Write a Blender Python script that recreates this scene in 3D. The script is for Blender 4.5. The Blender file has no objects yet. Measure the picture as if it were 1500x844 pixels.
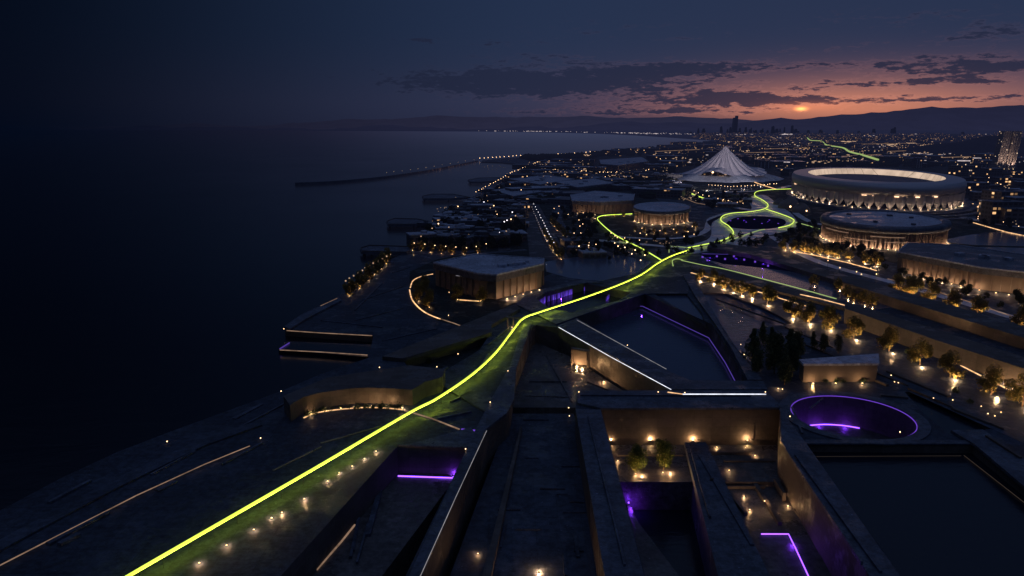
import bpy, math, random
from mathutils import Vector, geometry
random.seed(7)
sc = bpy.context.scene
col = sc.collection
R = math.radians
# ------------------------------------------------------------------ camera
CAMH = 90.0; F = 1071.0; PITCH = math.atan(234.0/F)
cp, sp = math.cos(PITCH), math.sin(PITCH)
cam_d = bpy.data.cameras.new('camera'); cam = bpy.data.objects.new('camera', cam_d); col.objects.link(cam)
cam.location = (0, 0, CAMH); cam.rotation_euler = (math.pi/2-PITCH, 0, 0)
cam_d.sensor_width = 36; cam_d.lens = 36*F/1500; cam_d.clip_start = 0.5; cam_d.clip_end = 200000
sc.camera = cam

def P(x, y, z=0.0):
    """photo pixel (1500x844) -> point of the horizontal plane z"""
    u = (x-750)/F; v = (422-y)/F
    dx, dy, dz = u, cp+v*sp, -sp+v*cp
    t = (z-CAMH)/dz
    return Vector((dx*t, dy*t, z))
def PX(pts, z=0.0): return [P(a, b, z) for a, b in pts]
def px_per_m(p): return F/max(1.0, (p.y*cp-(p.z-CAMH)*sp))

# ------------------------------------------------------------------ node expressions
class E:
    def __init__(s, nt, sock): s.nt, s.s = nt, sock
    def _m(s, op, o=None, o2=None, clamp=False):
        n = s.nt.nodes.new('ShaderNodeMath'); n.operation = op; n.use_clamp = clamp
        s.nt.links.new(s.s, n.inputs[0])
        for i, q in ((1, o), (2, o2)):
            if q is None: continue
            if isinstance(q, E): s.nt.links.new(q.s, n.inputs[i])
            else: n.inputs[i].default_value = q
        return E(s.nt, n.outputs[0])
    def __add__(s, o): return s._m('ADD', o)
    def __sub__(s, o): return s._m('SUBTRACT', o)
    def __mul__(s, o): return s._m('MULTIPLY', o)
    def __truediv__(s, o): return s._m('DIVIDE', o)
    def pow(s, o): return s._m('POWER', o)
    def exp(s): return s._m('EXPONENT')
    def abs(s): return s._m('ABSOLUTE')
    def floor(s): return s._m('FLOOR')
    def gt(s, o): return s._m('GREATER_THAN', o)
    def lt(s, o): return s._m('LESS_THAN', o)
    def clamp(s): return s._m('ADD', 0.0, clamp=True)
    def maxi(s, o): return s._m('MAXIMUM', o)
    def ramp(s, a, b):   # smoothstep a..b
        n = s.nt.nodes.new('ShaderNodeMapRange'); n.interpolation_type = 'SMOOTHSTEP'
        s.nt.links.new(s.s, n.inputs[0]); n.inputs[1].default_value = a; n.inputs[2].default_value = b
        n.inputs[3].default_value = 0; n.inputs[4].default_value = 1
        return E(s.nt, n.outputs[0])
def sep(nt, sock):
    n = nt.nodes.new('ShaderNodeSeparateXYZ'); nt.links.new(sock, n.inputs[0])
    return [E(nt, n.outputs[i]) for i in range(3)]
def comb(nt, x, y, z):
    n = nt.nodes.new('ShaderNodeCombineXYZ')
    for i, q in enumerate((x, y, z)):
        if isinstance(q, E): nt.links.new(q.s, n.inputs[i])
        else: n.inputs[i].default_value = q
    return n.outputs[0]
def noise(nt, vec, scale, detail=4, rough=.55, dist=0):
    n = nt.nodes.new('ShaderNodeTexNoise'); n.inputs['Scale'].default_value = scale
    n.inputs['Detail'].default_value = detail; n.inputs['Roughness'].default_value = rough
    n.inputs['Distortion'].default_value = dist
    if vec is not None: nt.links.new(vec, n.inputs['Vector'])
    return E(nt, n.outputs[0])
def white(nt, vec):
    n = nt.nodes.new('ShaderNodeTexWhiteNoise'); nt.links.new(vec, n.inputs['Vector']); return E(nt, n.outputs['Value'])
def mixc(nt, fac, a, b):
    n = nt.nodes.new('ShaderNodeMix'); n.data_type = 'RGBA'
    if isinstance(fac, E): nt.links.new(fac.s, n.inputs[0])
    else: n.inputs[0].default_value = fac
    for i, q in ((6, a), (7, b)):
        if isinstance(q, (tuple, list)): n.inputs[i].default_value = (*q[:3], 1)
        else: nt.links.new(q, n.inputs[i])
    return n.outputs[2]
def addc(nt, a, b, fac=1.0):
    n = nt.nodes.new('ShaderNodeMix'); n.data_type = 'RGBA'; n.blend_type = 'ADD'
    if isinstance(fac, E): nt.links.new(fac.s, n.inputs[0])
    else: n.inputs[0].default_value = fac
    for i, q in ((6, a), (7, b)):
        if isinstance(q, (tuple, list)): n.inputs[i].default_value = (*q[:3], 1)
        else: nt.links.new(q, n.inputs[i])
    return n.outputs[2]

HAZE_L, HAZE_R = (.0010, .0030, .0102), (.0150, .0178, .0460)  # haze colours, mixed into the materials as emission
SEA_R = (.040, .049, .100)  # brighter sea haze, painted as emission for sky reflected in the bay
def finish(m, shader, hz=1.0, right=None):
    """evening haze painted into each material as emission, by the surface's own place in the world"""
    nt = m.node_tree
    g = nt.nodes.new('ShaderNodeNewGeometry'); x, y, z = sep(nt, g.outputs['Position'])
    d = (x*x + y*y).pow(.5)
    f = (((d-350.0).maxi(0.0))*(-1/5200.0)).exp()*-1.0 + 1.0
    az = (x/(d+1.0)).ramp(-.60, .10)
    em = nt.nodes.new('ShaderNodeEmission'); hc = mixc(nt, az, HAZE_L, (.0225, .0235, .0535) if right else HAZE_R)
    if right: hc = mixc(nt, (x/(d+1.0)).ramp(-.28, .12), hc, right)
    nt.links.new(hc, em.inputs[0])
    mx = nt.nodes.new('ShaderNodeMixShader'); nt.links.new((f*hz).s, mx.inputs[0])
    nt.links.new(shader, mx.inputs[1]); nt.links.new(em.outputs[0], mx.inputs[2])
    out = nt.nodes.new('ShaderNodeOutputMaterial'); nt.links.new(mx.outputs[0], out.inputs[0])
def newmat(name, sampling='NONE'):
    m = bpy.data.materials.new(name); m.use_nodes = True; m.node_tree.nodes.clear()
    m.cycles.emission_sampling = sampling
    return m, m.node_tree
def princ(nt, c, rough=.7, spec=.3, metal=0):
    b = nt.nodes.new('ShaderNodeBsdfPrincipled')
    if isinstance(c, (tuple, list)): b.inputs['Base Color'].default_value = (*c, 1)
    else: nt.links.new(c, b.inputs['Base Color'])
    b.inputs['Roughness'].default_value = rough; b.inputs['Specular IOR Level'].default_value = spec
    b.inputs['Metallic'].default_value = metal
    return b
def add_bump(nt, b, h, strength=.4, dist=.3):
    n = nt.nodes.new('ShaderNodeBump'); n.inputs['Strength'].default_value = strength; n.inputs['Distance'].default_value = dist
    nt.links.new(h.s, n.inputs['Height']); nt.links.new(n.outputs[0], b.inputs['Normal'])
def surfcoord(nt, hscale=1.0):
    """u,v in metres on whatever way the face points"""
    g = nt.nodes.new('ShaderNodeNewGeometry'); x, y, z = sep(nt, g.outputs['Position'])
    nx, ny, nz = sep(nt, g.outputs['Normal'])
    up = nz.abs().gt(.7)
    fx = ny.abs().gt(nx.abs())          # facing y: use x
    u_w = fx*x + (fx*-1.0+1.0)*y
    u = up*x + (up*-1.0+1.0)*u_w
    v = up*y + (up*-1.0+1.0)*z
    return x, y, z, u, v, up
def concrete(name, base, var=.45, panel=(7.5, 5.0), rough=.75, spec=.3, speck=True, joints=True, blotch=.045):
    m, nt = newmat(name)
    x, y, z, u, v, up = surfcoord(nt)
    pos = comb(nt, x, y, z)
    n1 = noise(nt, pos, blotch, 6, .65); n2 = noise(nt, pos, .6, 5, .7)
    br = (n1-.5)*2.2*var + (n2-.5)*1.7*var + 1.0
    if joints:
        cell = white(nt, comb(nt, (u/panel[0]).floor(), (v/panel[1]).floor(), 0.0))
        br = br*(cell*.30+.85)
        ju = ((u/panel[0])-(u/panel[0]).floor()).lt(.016); jv = ((v/panel[1])-(v/panel[1]).floor()).lt(.024)
        br = br*(ju.maxi(jv)*-.35+1.0)
    if speck:
        s = noise(nt, pos, 1.9, 2, .5).gt(.70); s2 = noise(nt, pos, .16, 3, .6).gt(.5)
        br = br*(s*s2*-.55+1.0)
        s3 = noise(nt, pos, 1.1, 1, .5).gt(.74)
        br = br+s3*1.6*noise(nt, pos, .11, 3, .6).gt(.53)  # pale debris specks, their small glints painted into the colour
        stn = noise(nt, pos, .5, 8, .8); br = br*(stn.ramp(.36, .64)*.8+.55)
    br = br.maxi(.15)
    c = nt.nodes.new('ShaderNodeVectorMath'); c.operation = 'SCALE'; c.inputs[0].default_value = base
    nt.links.new(br.s, c.inputs['Scale'])
    b = princ(nt, c.outputs[0], rough, spec)
    wet = noise(nt, pos, .07, 5, .7).ramp(.50, .60); r = (n2*.35+rough-.17-wet*.42).maxi(.16); nt.links.new(r.s, b.inputs['Roughness'])
    add_bump(nt, b, n2, .5, .25)
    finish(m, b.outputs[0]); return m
def plain(name, c, rough=.6, spec=.3, metal=0, vary=.25, hz=1.0):
    m, nt = newmat(name); g = nt.nodes.new('ShaderNodeNewGeometry')
    n = noise(nt, g.outputs['Position'], .35, 4, .6)
    k = nt.nodes.new('ShaderNodeVectorMath'); k.operation = 'SCALE'; k.inputs[0].default_value = c
    nt.links.new(((n-.5)*2*vary+1.0).s, k.inputs['Scale'])
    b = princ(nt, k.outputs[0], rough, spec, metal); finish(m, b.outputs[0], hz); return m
def glow(name, c, s, sampling='AUTO', hz=0.0, vary=0.0):
    m, nt = newmat(name, sampling)
    e = nt.nodes.new('ShaderNodeEmission'); e.inputs[0].default_value = (*c, 1); e.inputs[1].default_value = s
    if vary:
        g = nt.nodes.new('ShaderNodeNewGeometry'); n = noise(nt, g.outputs['Position'], .22, 3, .7)
        nt.links.new((((n-.5)*3.2*vary+1.0).maxi(.15)*s).s, e.inputs[1])
    out = nt.nodes.new('ShaderNodeOutputMaterial'); nt.links.new(e.outputs[0], out.inputs[0]); return m
def water(name, c, rough, wave=.35, bump=.25, hz=1.0, spec=.5, right=None):
    m, nt = newmat(name); g = nt.nodes.new('ShaderNodeNewGeometry'); x, y, z = sep(nt, g.outputs['Position'])
    n = noise(nt, comb(nt, x*.7, y*1.6, z), wave, 5, .6, .6); n2 = noise(nt, comb(nt, x, y, z), wave*.07, 4, .6)
    b = princ(nt, c, rough, spec); b.inputs['IOR'].default_value = 1.33
    nt.links.new((n2*.2+(rough-.06)).clamp().s, b.inputs['Roughness'])
    add_bump(nt, b, n, bump, .6); finish(m, b.outputs[0], hz, right); return m
def leafmat(name, c1, c2, trans=.45):
    m, nt = newmat(name); g = nt.nodes.new('ShaderNodeNewGeometry')
    n = noise(nt, g.outputs['Position'], .9, 3, .6); w = E(nt, g.outputs['Random Per Island'])
    c = mixc(nt, (n*.6+w*.5).ramp(.3, .8), c1, c2)
    d = nt.nodes.new('ShaderNodeBsdfDiffuse'); t = nt.nodes.new('ShaderNodeBsdfTranslucent')
    nt.links.new(c, d.inputs[0]); nt.links.new(c, t.inputs[0])
    mx = nt.nodes.new('ShaderNodeMixShader'); mx.inputs[0].default_value = trans
    nt.links.new(d.outputs[0], mx.inputs[1]); nt.links.new(t.outputs[0], mx.inputs[2]); finish(m, mx.outputs[0]); return m
def windowed(name, base, lit=.12, wx=4.2, wz=3.8, col_=(1, .55, .24), s=1.3, rough=.5, fins=True):
    """facade: rows of panes, a few lit"""
    m, nt = newmat(name)
    x, y, z, u, v, up = surfcoord(nt)
    uu, vv = u/wx, v/wz
    r = white(nt, comb(nt, uu.floor(), vv.floor(), 3.0))
    cl = noise(nt, comb(nt, x, y, z), .02, 2, .6)
    on = (r+(cl-.5)*.5).gt(1-lit)
    fu, fv = uu-uu.floor(), vv-vv.floor()
    box = fu.gt(.16)*fu.lt(.84)*fv.gt(.25)*fv.lt(.78)*(up*-1.0+1.0)
    n = noise(nt, comb(nt, x, y, z), .08, 5, .65)
    k = nt.nodes.new('ShaderNodeVectorMath'); k.operation = 'SCALE'; k.inputs[0].default_value = base
    nt.links.new(((n-.5)*.9+1.0-box*.6).s, k.inputs['Scale'])
    b = princ(nt, k.outputs[0], rough, .4)
    r2 = white(nt, comb(nt, uu.floor(), vv.floor(), 9.0))
    b.inputs['Emission Color'].default_value = (*col_, 1)
    nt.links.new((on*box*(r2*r2*1.5+.12)*s).s, b.inputs['Emission Strength'])
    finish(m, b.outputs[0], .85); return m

M = {}
M['ground'] = concrete('dark_paving', (.034, .043, .062), .55, (9, 9), .8, .25)
M['deck'] = concrete('deck_paving', (.040, .050, .072), .55, (6, 6), .75, .3)
M['wall'] = concrete('board_marked_concrete', (.085, .074, .068), .6, (6, 3.2), .8, .25, speck=False)
M['beam'] = concrete('slate_concrete', (.062, .074, .102), .55, (8, 4), .7, .35)
M['court'] = concrete('court_paving', (.075, .070, .070), .7, (4, 4), .65, .35)
M['pale'] = concrete('pale_paving', (.55, .53, .55), .3, (8, 8), .6, .3, speck=False)
M['park'] = concrete('park_ground', (.024, .030, .030), .6, (9, 9), .95, .1, joints=False)
M['roof'] = concrete('flat_roofing', (.32, .35, .42), .5, (10, 10), .55, .4, blotch=.02)
M['darkroof'] = concrete('dark_roofing', (.07, .078, .10), .5, (12, 12), .6, .4, blotch=.02)
M['asphalt'] = concrete('asphalt', (.05, .052, .060), .25, (30, 30), .8, .3, speck=False, joints=False)
M['cladding'] = plain('stone_cladding', (.12, .10, .088), .75)
M['bronze'] = plain('bronze_cladding', (.13, .10, .082), .5, .4, .0)
M['shell'] = plain('pale_metal_shell', (.42, .41, .43), .42, .5, .35, .12)
M['petal'] = plain('white_panel', (.34, .32, .33), .5, .4, 0, .15)
M['tent'] = plain('tent_membrane', (.52, .50, .56), .7, .3, 0, .12)
M['dark'] = plain('dark_metal', (.03, .03, .036), .5)
M['glass'] = plain('dark_glass', (.012, .014, .02), .12, .6)
M['farglass'] = plain('far_tower_glass', (.012, .014, .02), .3, .3, hz=.5)
M['bark'] = plain('bark', (.12, .085, .06), .9, .1)
M['leaf'] = leafmat('leaves', (.13, .12, .045), (.26, .20, .075), .5)
M['darkleaf'] = leafmat('dark_leaves', (.045, .062, .045), (.085, .105, .06), .35)
M['midleaf'] = leafmat('park_leaves', (.026, .034, .026), (.052, .058, .036), .4)
M['seat'] = plain('stadium_seats', (.11, .12, .17), .7)
M['hill'] = plain('far_hills', (.02, .022, .03), .95, .1)
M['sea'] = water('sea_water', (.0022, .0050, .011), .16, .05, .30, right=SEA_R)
M['pool'] = water('pool_water', (.010, .013, .021), .10, .35, .16)
M['darkpool'] = plain('violet_pool_water', (.014, .009, .034), .9, 0.0)
M['midwater'] = water('kite_pool_water', (.050, .064, .104), .12, .30, .16)
M['palewater'] = water('basin_water', (.075, .088, .13), .13, .30, .10)
M['win'] = windowed('city_facade', (.08, .08, .095), .05, s=.8)
M['winbright'] = windowed('bright_city_facade', (.09, .085, .095), .12, 5, 4.2, s=1.3)
M['tower'] = windowed('tower_facade', (.24, .21, .21), .10, 2.6, 3.4, (1, .7, .45), 1.2, .35)
M['green'] = glow('green_light', (.76, .95, .10), 1.35, vary=.22)
M['greendown'] = glow('added_green_underlight', (.76, .95, .05), 11.0, vary=.5)
M['greenfardown'] = glow('added_path_underlight', (.70, .95, .04), 3.0)
M['greenfar'] = glow('green_path_light', (.70, .93, .14), 1.4)
M['greensoft'] = glow('pale_green_light', (.66, .88, .30), .5)
M['purple'] = glow('purple_light', (.24, .07, 1.0), 4.0)
M['violet'] = glow('violet_light', (.26, .10, 1.0), .55)
M['purplelow'] = glow('dim_violet_light', (.22, .12, .9), .32)
M['warm'] = glow('warm_strip_light', (1, .56, .27), 1.1, vary=1.1)
M['warmhi'] = glow('bright_warm_light', (1, .58, .27), 7.0)
M['warmdim'] = glow('dim_warm_strip', (1, .62, .42), .22, vary=.8)
M['hair'] = glow('hairline_strip', (1, .75, .6), .035)
M['white'] = glow('white_strip_light', (.85, .88, 1), 1.3, vary=.5)
M['whitedim'] = glow('faint_white_strip', (.75, .72, .78), .33, vary=.6)
M['canopy'] = glow('canopy_downlight', (1, .60, .34), 2.6, vary=.9)
M['lamp'] = glow('lamp_globe', (1, .60, .30), 5.0)
M['lampw'] = glow('white_lamp_globe', (.95, .90, 1), 3.0)
M['lens'] = glow('uplight_lens', (1, .66, .34), 6.0, 'NONE')
M['farlamp'] = glow('far_city_lamp', (1, .64, .40), .62, 'NONE', vary=.8)
M['farlampw'] = glow('far_white_lamp', (.92, .78, .80), .6, 'NONE', vary=.8)

def streaks():  # violet wash on the canal walls, painted as emission streaks
    m, nt = newmat('painted_violet_wash', 'AUTO'); g = nt.nodes.new('ShaderNodeNewGeometry'); x, y, z = sep(nt, g.outputs['Position'])
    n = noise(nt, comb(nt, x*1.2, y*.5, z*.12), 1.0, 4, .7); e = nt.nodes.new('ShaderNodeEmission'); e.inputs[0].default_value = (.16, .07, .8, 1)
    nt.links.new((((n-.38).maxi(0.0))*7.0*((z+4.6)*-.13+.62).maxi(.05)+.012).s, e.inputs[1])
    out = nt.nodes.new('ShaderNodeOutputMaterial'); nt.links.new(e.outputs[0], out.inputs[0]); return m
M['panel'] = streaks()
# bowl lining of the stadium: lit translucent panels
def lining():
    m, nt = newmat('lit_bowl_lining', 'AUTO'); g = nt.nodes.new('ShaderNodeNewGeometry')
    x, y, z = sep(nt, g.outputs['Position'])
    n = noise(nt, comb(nt, x, y, z), .05, 3, .6); u = (x+y*.3)/9.0
    j = (u-u.floor()).lt(.06)
    e = nt.nodes.new('ShaderNodeEmission'); e.inputs[0].default_value = (1, .74, .56, 1)
    nt.links.new(((n*.9+.22)*(j*-.45+1.0)*.95).s, e.inputs[1])
    out = nt.nodes.new('ShaderNodeOutputMaterial'); nt.links.new(e.outputs[0], out.inputs[0]); return m
M['lining'] = lining()

# ------------------------------------------------------------------ mesh helpers
class MB:
    def __init__(s): s.v, s.f, s.mi, s.m = [], [], [], 0
    def add(s, vs, fs):
        o = len(s.v); s.v += [tuple(q) for q in vs]; s.f += [tuple(i+o for i in f) for f in fs]; s.mi += [s.m]*len(fs); return s
    def box(s, c, d, rz=0.0, taper=1.0):
        cx, cy, cz = c; a, b, h = d[0]/2, d[1]/2, d[2]/2; ca, sa = math.cos(rz), math.sin(rz); vs = []
        for zz, k in ((-h, 1), (h, taper)):
            for X, Y in ((-a, -b), (a, -b), (a, b), (-a, b)):
                X2, Y2 = X*k, Y*k; vs.append((cx+X2*ca-Y2*sa, cy+X2*sa+Y2*ca, cz+zz))
        return s.add(vs, [(3, 2, 1, 0), (4, 5, 6, 7), (0, 1, 5, 4), (1, 2, 6, 5), (2, 3, 7, 6), (3, 0, 4, 7)])
    def prism(s, pts, z0, z1, top=True, bottom=True):
        pts = [(p[0], p[1]) for p in pts]
        ar = sum(pts[i][0]*pts[(i+1) % len(pts)][1]-pts[(i+1) % len(pts)][0]*pts[i][1] for i in range(len(pts)))
        if ar < 0: pts = pts[::-1]
        n = len(pts); vs = [(x, y, z0) for x, y in pts]+[(x, y, z1) for x, y in pts]
        fs = [(i, (i+1) % n, n+(i+1) % n, n+i) for i in range(n)]
        tris = geometry.tessellate_polygon([[Vector((x, y, 0)) for x, y in pts]])
        for t in tris:
            a, b, c = t
            cr = (pts[b][0]-pts[a][0])*(pts[c][1]-pts[a][1])-(pts[b][1]-pts[a][1])*(pts[c][0]-pts[a][0])
            if cr < 0: a, c = c, a
            if top: fs.append((a+n, b+n, c+n))
            if bottom: fs.append((c, b, a))
        return s.add(vs, fs)
    def tube(s, a, b, r0, r1=None, n=8):
        a, b = Vector(a), Vector(b); r1 = r0 if r1 is None else r1
        d = (b-a).normalized(); q = d.orthogonal().normalized(); w = d.cross(q); vs = []
        for p, r in ((a, r0), (b, r1)):
            for i in range(n):
                t = 2*math.pi*i/n; vs.append(p+q*math.cos(t)*r+w*math.sin(t)*r)
        return s.add(vs, [(i, (i+1) % n, n+(i+1) % n, n+i) for i in range(n)]+[tuple(range(n))[::-1], tuple(range(n, 2*n))])
    def ball(s, c, r, n=8, k=5, sz=1.0):
        vs = [(c[0], c[1], c[2]-r*sz)]
        for j in range(1, k):
            ph = -math.pi/2+math.pi*j/k
            for i in range(n):
                t = 2*math.pi*i/n; vs.append((c[0]+r*math.cos(ph)*math.cos(t), c[1]+r*math.cos(ph)*math.sin(t), c[2]+r*sz*math.sin(ph)))
        vs.append((c[0], c[1], c[2]+r*sz)); fs = [(0, 1+(i+1) % n, 1+i) for i in range(n)]
        for j in range(k-2):
            for i in range(n):
                a = 1+j*n; fs.append((a+i, a+(i+1) % n, a+n+(i+1) % n, a+n+i))
        a = 1+(k-2)*n; fs += [(a+i, a+(i+1) % n, len(vs)-1) for i in range(n)]
        return s.add(vs, fs)
    def ribbon(s, pts, w, z0, z1, closed=False):
        """box-section band along a polyline (points keep their own z as an offset)"""
        n = len(pts); L, Rr = [], []
        for i in range(n):
            a = pts[(i-1) % n] if closed or i > 0 else pts[i]; b = pts[(i+1) % n] if closed or i < n-1 else pts[i]
            d = Vector((b.x-a.x, b.y-a.y, 0)); d = d.normalized() if d.length > 1e-6 else Vector((1, 0, 0))
            nn = Vector((-d.y, d.x, 0))*(w/2); L.append(pts[i]+nn); Rr.append(pts[i]-nn)
        vs = []
        for i in range(n):
            for q, z in ((L[i], z0), (Rr[i], z0), (Rr[i], z1), (L[i], z1)): vs.append((q.x, q.y, q.z+z))
        fs = []
        m = n if closed else n-1
        for i in range(m):
            a, b = 4*i, 4*((i+1) % n)
            for k in range(4): fs.append((a+k, a+(k+1) % 4, b+(k+1) % 4, b+k))
        if not closed: fs += [(3, 2, 1, 0), (4*n-4, 4*n-3, 4*n-2, 4*n-1)]
        return s.add(vs, fs)
    def lathe(s, prof, cx, A, B, n=64, closed=False, mod=None):
        """profile (r,z) swept round an ellipse centre cx with axes A,B"""
        vs = []
        for r, z in prof:
            for i in range(n):
                t = 2*math.pi*i/n
                rr, zz = (r, z) if mod is None else mod(r, z, t)
                p = cx+A*(math.cos(t)*rr)+B*(math.sin(t)*rr); vs.append((p.x, p.y, zz))
        fs = []
        for j in range(len(prof)-1):
            for i in range(n): fs.append((j*n+i, j*n+(i+1) % n, (j+1)*n+(i+1) % n, (j+1)*n+i))
        return s.add(vs, fs)
    def build(s, name, mats, parent=None, smooth=False, **kw):
        me = bpy.data.meshes.new(name); me.from_pydata(s.v, [], s.f)
        for mt in (mats if isinstance(mats, (list, tuple)) else [mats]): me.materials.append(mt)
        if any(s.mi): me.polygons.foreach_set('material_index', s.mi)
        if smooth: me.polygons.foreach_set('use_smooth', [True]*len(me.polygons))
        me.update()
        o = bpy.data.objects.new(name, me); col.objects.link(o)
        if parent is not None: o.parent = parent
        tag(o, **kw); return o
def tag(o, label=None, cat=None, group=None, kind=None):
    if label: o['label'] = label
    if cat: o['category'] = cat
    if group: o['group'] = group
    if kind: o['kind'] = kind
    return o
def empty(name, loc, rz=0.0, **kw):
    o = bpy.data.objects.new(name, None); col.objects.link(o); o.location = loc; o.rotation_euler = (0, 0, rz); tag(o, **kw); return o
def copy_tree(o, parent=None):
    c = o.copy(); col.objects.link(c); c.parent = parent
    for ch in list(o.children): copy_tree(ch, c)
    return c
ORD = ['first', 'second', 'third', 'fourth', 'fifth', 'sixth', 'seventh', 'eighth', 'ninth', 'tenth', 'eleventh', 'twelfth', 'thirteenth',
       'fourteenth', 'fifteenth', 'sixteenth', 'seventeenth', 'eighteenth', 'nineteenth', 'twentieth']
def inpoly(x, y, poly):
    c = False; n = len(poly); j = n-1
    for i in range(n):
        xi, yi = poly[i][0], poly[i][1]; xj, yj = poly[j][0], poly[j][1]
        if (yi > y) != (yj > y) and x < (xj-xi)*(y-yi)/(yj-yi)+xi: c = not c
        j = i
    return c
def smooth_px(pts, step=8, closed=False):
    out = []; n = len(pts); rng = range(n if closed else n-1)
    for i in rng:
        g = lambda k: pts[k % n] if closed else pts[max(0, min(n-1, k))]
        p0, p1, p2, p3 = g(i-1), g(i), g(i+1), g(i+2)
        for k in range(step):
            t = k/step
            out.append(tuple(.5*(2*p1[a]+(p2[a]-p0[a])*t+(2*p0[a]-5*p1[a]+4*p2[a]-p3[a])*t*t+(3*p1[a]-p0[a]-3*p2[a]+p3[a])*t**3) for a in (0, 1)))
    if not closed: out.append(pts[-1])
    return out
def densify(pts, step):
    out = []
    for a, b in zip(pts, pts[1:]):
        n = max(1, int((b-a).length/step)); out += [a.lerp(b, k/n) for k in range(n)]
    return out+[pts[-1]]
def shrink_ring(c, rx, n=72): return [Vector((c.x+rx*math.cos(2*math.pi*i/n), c.y+rx*math.sin(2*math.pi*i/n), c.z)) for i in range(n)]

# ------------------------------------------------------------------ ground, sea, pits
SHORE = [(-900, 1100), (-120, 800), (0, 748), (90, 700), (170, 663), (245, 634), (330, 603), (412, 573), (470, 548), (540, 524), (547, 492),
         (418, 483), (417, 477), (440, 461), (495, 434), (512, 420), (540, 398), (572, 380), (600, 368), (627, 348), (642, 330), (650, 312),
         (688, 300), (706, 290), (722, 276), (748, 262), (764, 252), (775, 245), (765, 241), (735, 238), (705, 237), (707, 235), (745, 231),
         (790, 229.5), (850, 226), (900, 222.5), (960, 218), (1005, 212), (1040, 208.6), (1056, 206.3), (1020, 204), (975, 201), (930, 198.2),
         (880, 196), (820, 194.4), (760, 193.4), (700, 192.7), (560, 191.9), (440, 191.2)]
shore = PX(SHORE)
outer = shore+[Vector((-9000, 60000, 0)), Vector((60000, 60000, 0)), Vector((60000, 300, 0)), Vector((400, 40, 0)), Vector((-150, 40, 0))]
CIRC = P(1248, 610); CR = 85/px_per_m(CIRC)
PITS = {
 'A': [(582, 654), (684, 657), (594, 844), (471, 1100), (183, 1100), (411, 844)],
 'EB': [(785, 476), (818, 480), (983, 573), (845, 575), (843, 598), (885, 844), (926, 1100), (500, 1100), (616, 844), (713, 630), (746, 598), (755, 540), (779, 480)],
 'C': [(880, 600), (1143, 598), (1143, 646), (1273, 844), (1443, 1100), (1010, 1100), (945, 844)],
 'P1': [(1180, 650), (1425, 652), (1500, 712), (1700, 870), (1700, 1100), (1480, 1100), (1320, 844)],
 'D': [(1325, 574), (1354, 574), (1452, 628), (1392, 638), (1352, 604)],
 'P2': [(845, 466), (945, 431), (1043, 475), (1069, 512), (1093, 559), (1012, 558), (976, 543)],
 'P4': [(1026, 429), (1062, 430), (1130, 456), (1160, 474), (1108, 482), (1092, 500), (1106, 538), (1080, 512)],
 'P5': [(958, 430.5), (1006, 431), (1028, 458), (1034, 476)],
 'G': [(785, 438), (801, 428), (857, 415), (884, 420), (924, 429), (906, 440), (838, 458), (806, 452)],
 'H': [(590, 527), (718, 489), (702, 513), (642, 549), (600, 542)],
}
pit_loops = {k: PX(v) for k, v in PITS.items()}
pit_loops['O'] = shrink_ring(CIRC, CR)
def cdt_sheet(outer, holes):
    vs, es = [], []
    for lp in [outer]+holes:
        o = len(vs); vs += [Vector((p.x, p.y)) for p in lp]; es += [(o+i, o+(i+1) % len(lp)) for i in range(len(lp))]
    V, _, Fc, *_ = geometry.delaunay_2d_cdt(vs, es, [], 0, 1e-4)
    fs = []
    for f in Fc:
        c = sum((V[i] for i in f), Vector((0, 0)))/len(f)
        if inpoly(c.x, c.y, outer) and not any(inpoly(c.x, c.y, h) for h in holes): fs.append(tuple(f))
    return [(v.x, v.y, 0) for v in V], fs
v_, f_ = cdt_sheet(outer, list(pit_loops.values()))
MB().add(v_, f_).build('ground', M['ground'], kind='structure')
v2_, f2_ = cdt_sheet([Vector((-70000, -300, 0)), Vector((60500, -300, 0)), Vector((60500, 60500, 0)), Vector((-70000, 60500, 0))], [outer])
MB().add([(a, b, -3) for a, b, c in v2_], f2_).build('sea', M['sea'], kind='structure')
mb = MB()
for a, b in zip(shore, shore[1:]): mb.add([(a.x, a.y, -5), (b.x, b.y, -5), (b.x, b.y, 0), (a.x, a.y, 0)], [(0, 1, 2, 3)])
mb.build('sea_wall', M['wall'], label='long dark sea wall along the whole shoreline', cat='sea wall')

ZB = -30.0
pit_lab = {'A': 'dark walls of the sunken court beneath the green light, purple lit at its far end',
 'EB': 'deep dark walls round the brown triangular court and the slab below it',
 'C': 'high concrete walls of the big sunken court with two small trees',
 'P1': 'dark walls round the large empty rectangular pool at the lower corner',
 'D': 'walls of the narrow dark basin beside the purple circular pit',
 'P2': 'dark walls of the kite shaped reflecting pool crossed by a violet line',
 'P4': 'low edge walls of the pool that mirrors the first row of lit trees',
 'P5': 'low edge walls of the small triangular pool behind the kite shaped pool',
 'G': 'purple lit walls of the sunken canal beside the green light crossing',
 'H': 'walls of the sunken planted court left of the green curve',
 'O': 'round purple lit wall of the circular pit'}
for k, lp in pit_loops.items():
    mb = MB(); n = len(lp); zb = {'O': -11, 'D': -2, 'P4': -1.6, 'P5': -1.6, 'P1': -4.5, 'G': -6, 'H': -4.2, 'P2': -7.6}.get(k, ZB)
    for i in range(n):
        a, b = lp[i], lp[(i+1) % n]; mb.add([(a.x, a.y, zb), (b.x, b.y, zb), (b.x, b.y, 0), (a.x, a.y, 0)], [(0, 1, 2, 3)])
    mb.build('retaining_wall', M['wall'], label=pit_lab[k], cat='wall', smooth=(k == 'O'))
def grow(pts, d):
    c = sum(pts, Vector((0, 0, 0)))/len(pts); return [p+(p-c).normalized()*d for p in pts]
def sheet(name, pts, z, mat, **kw):
    return MB().prism(pts, z-.3, z, bottom=False).build(name, mat, **kw)
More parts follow.
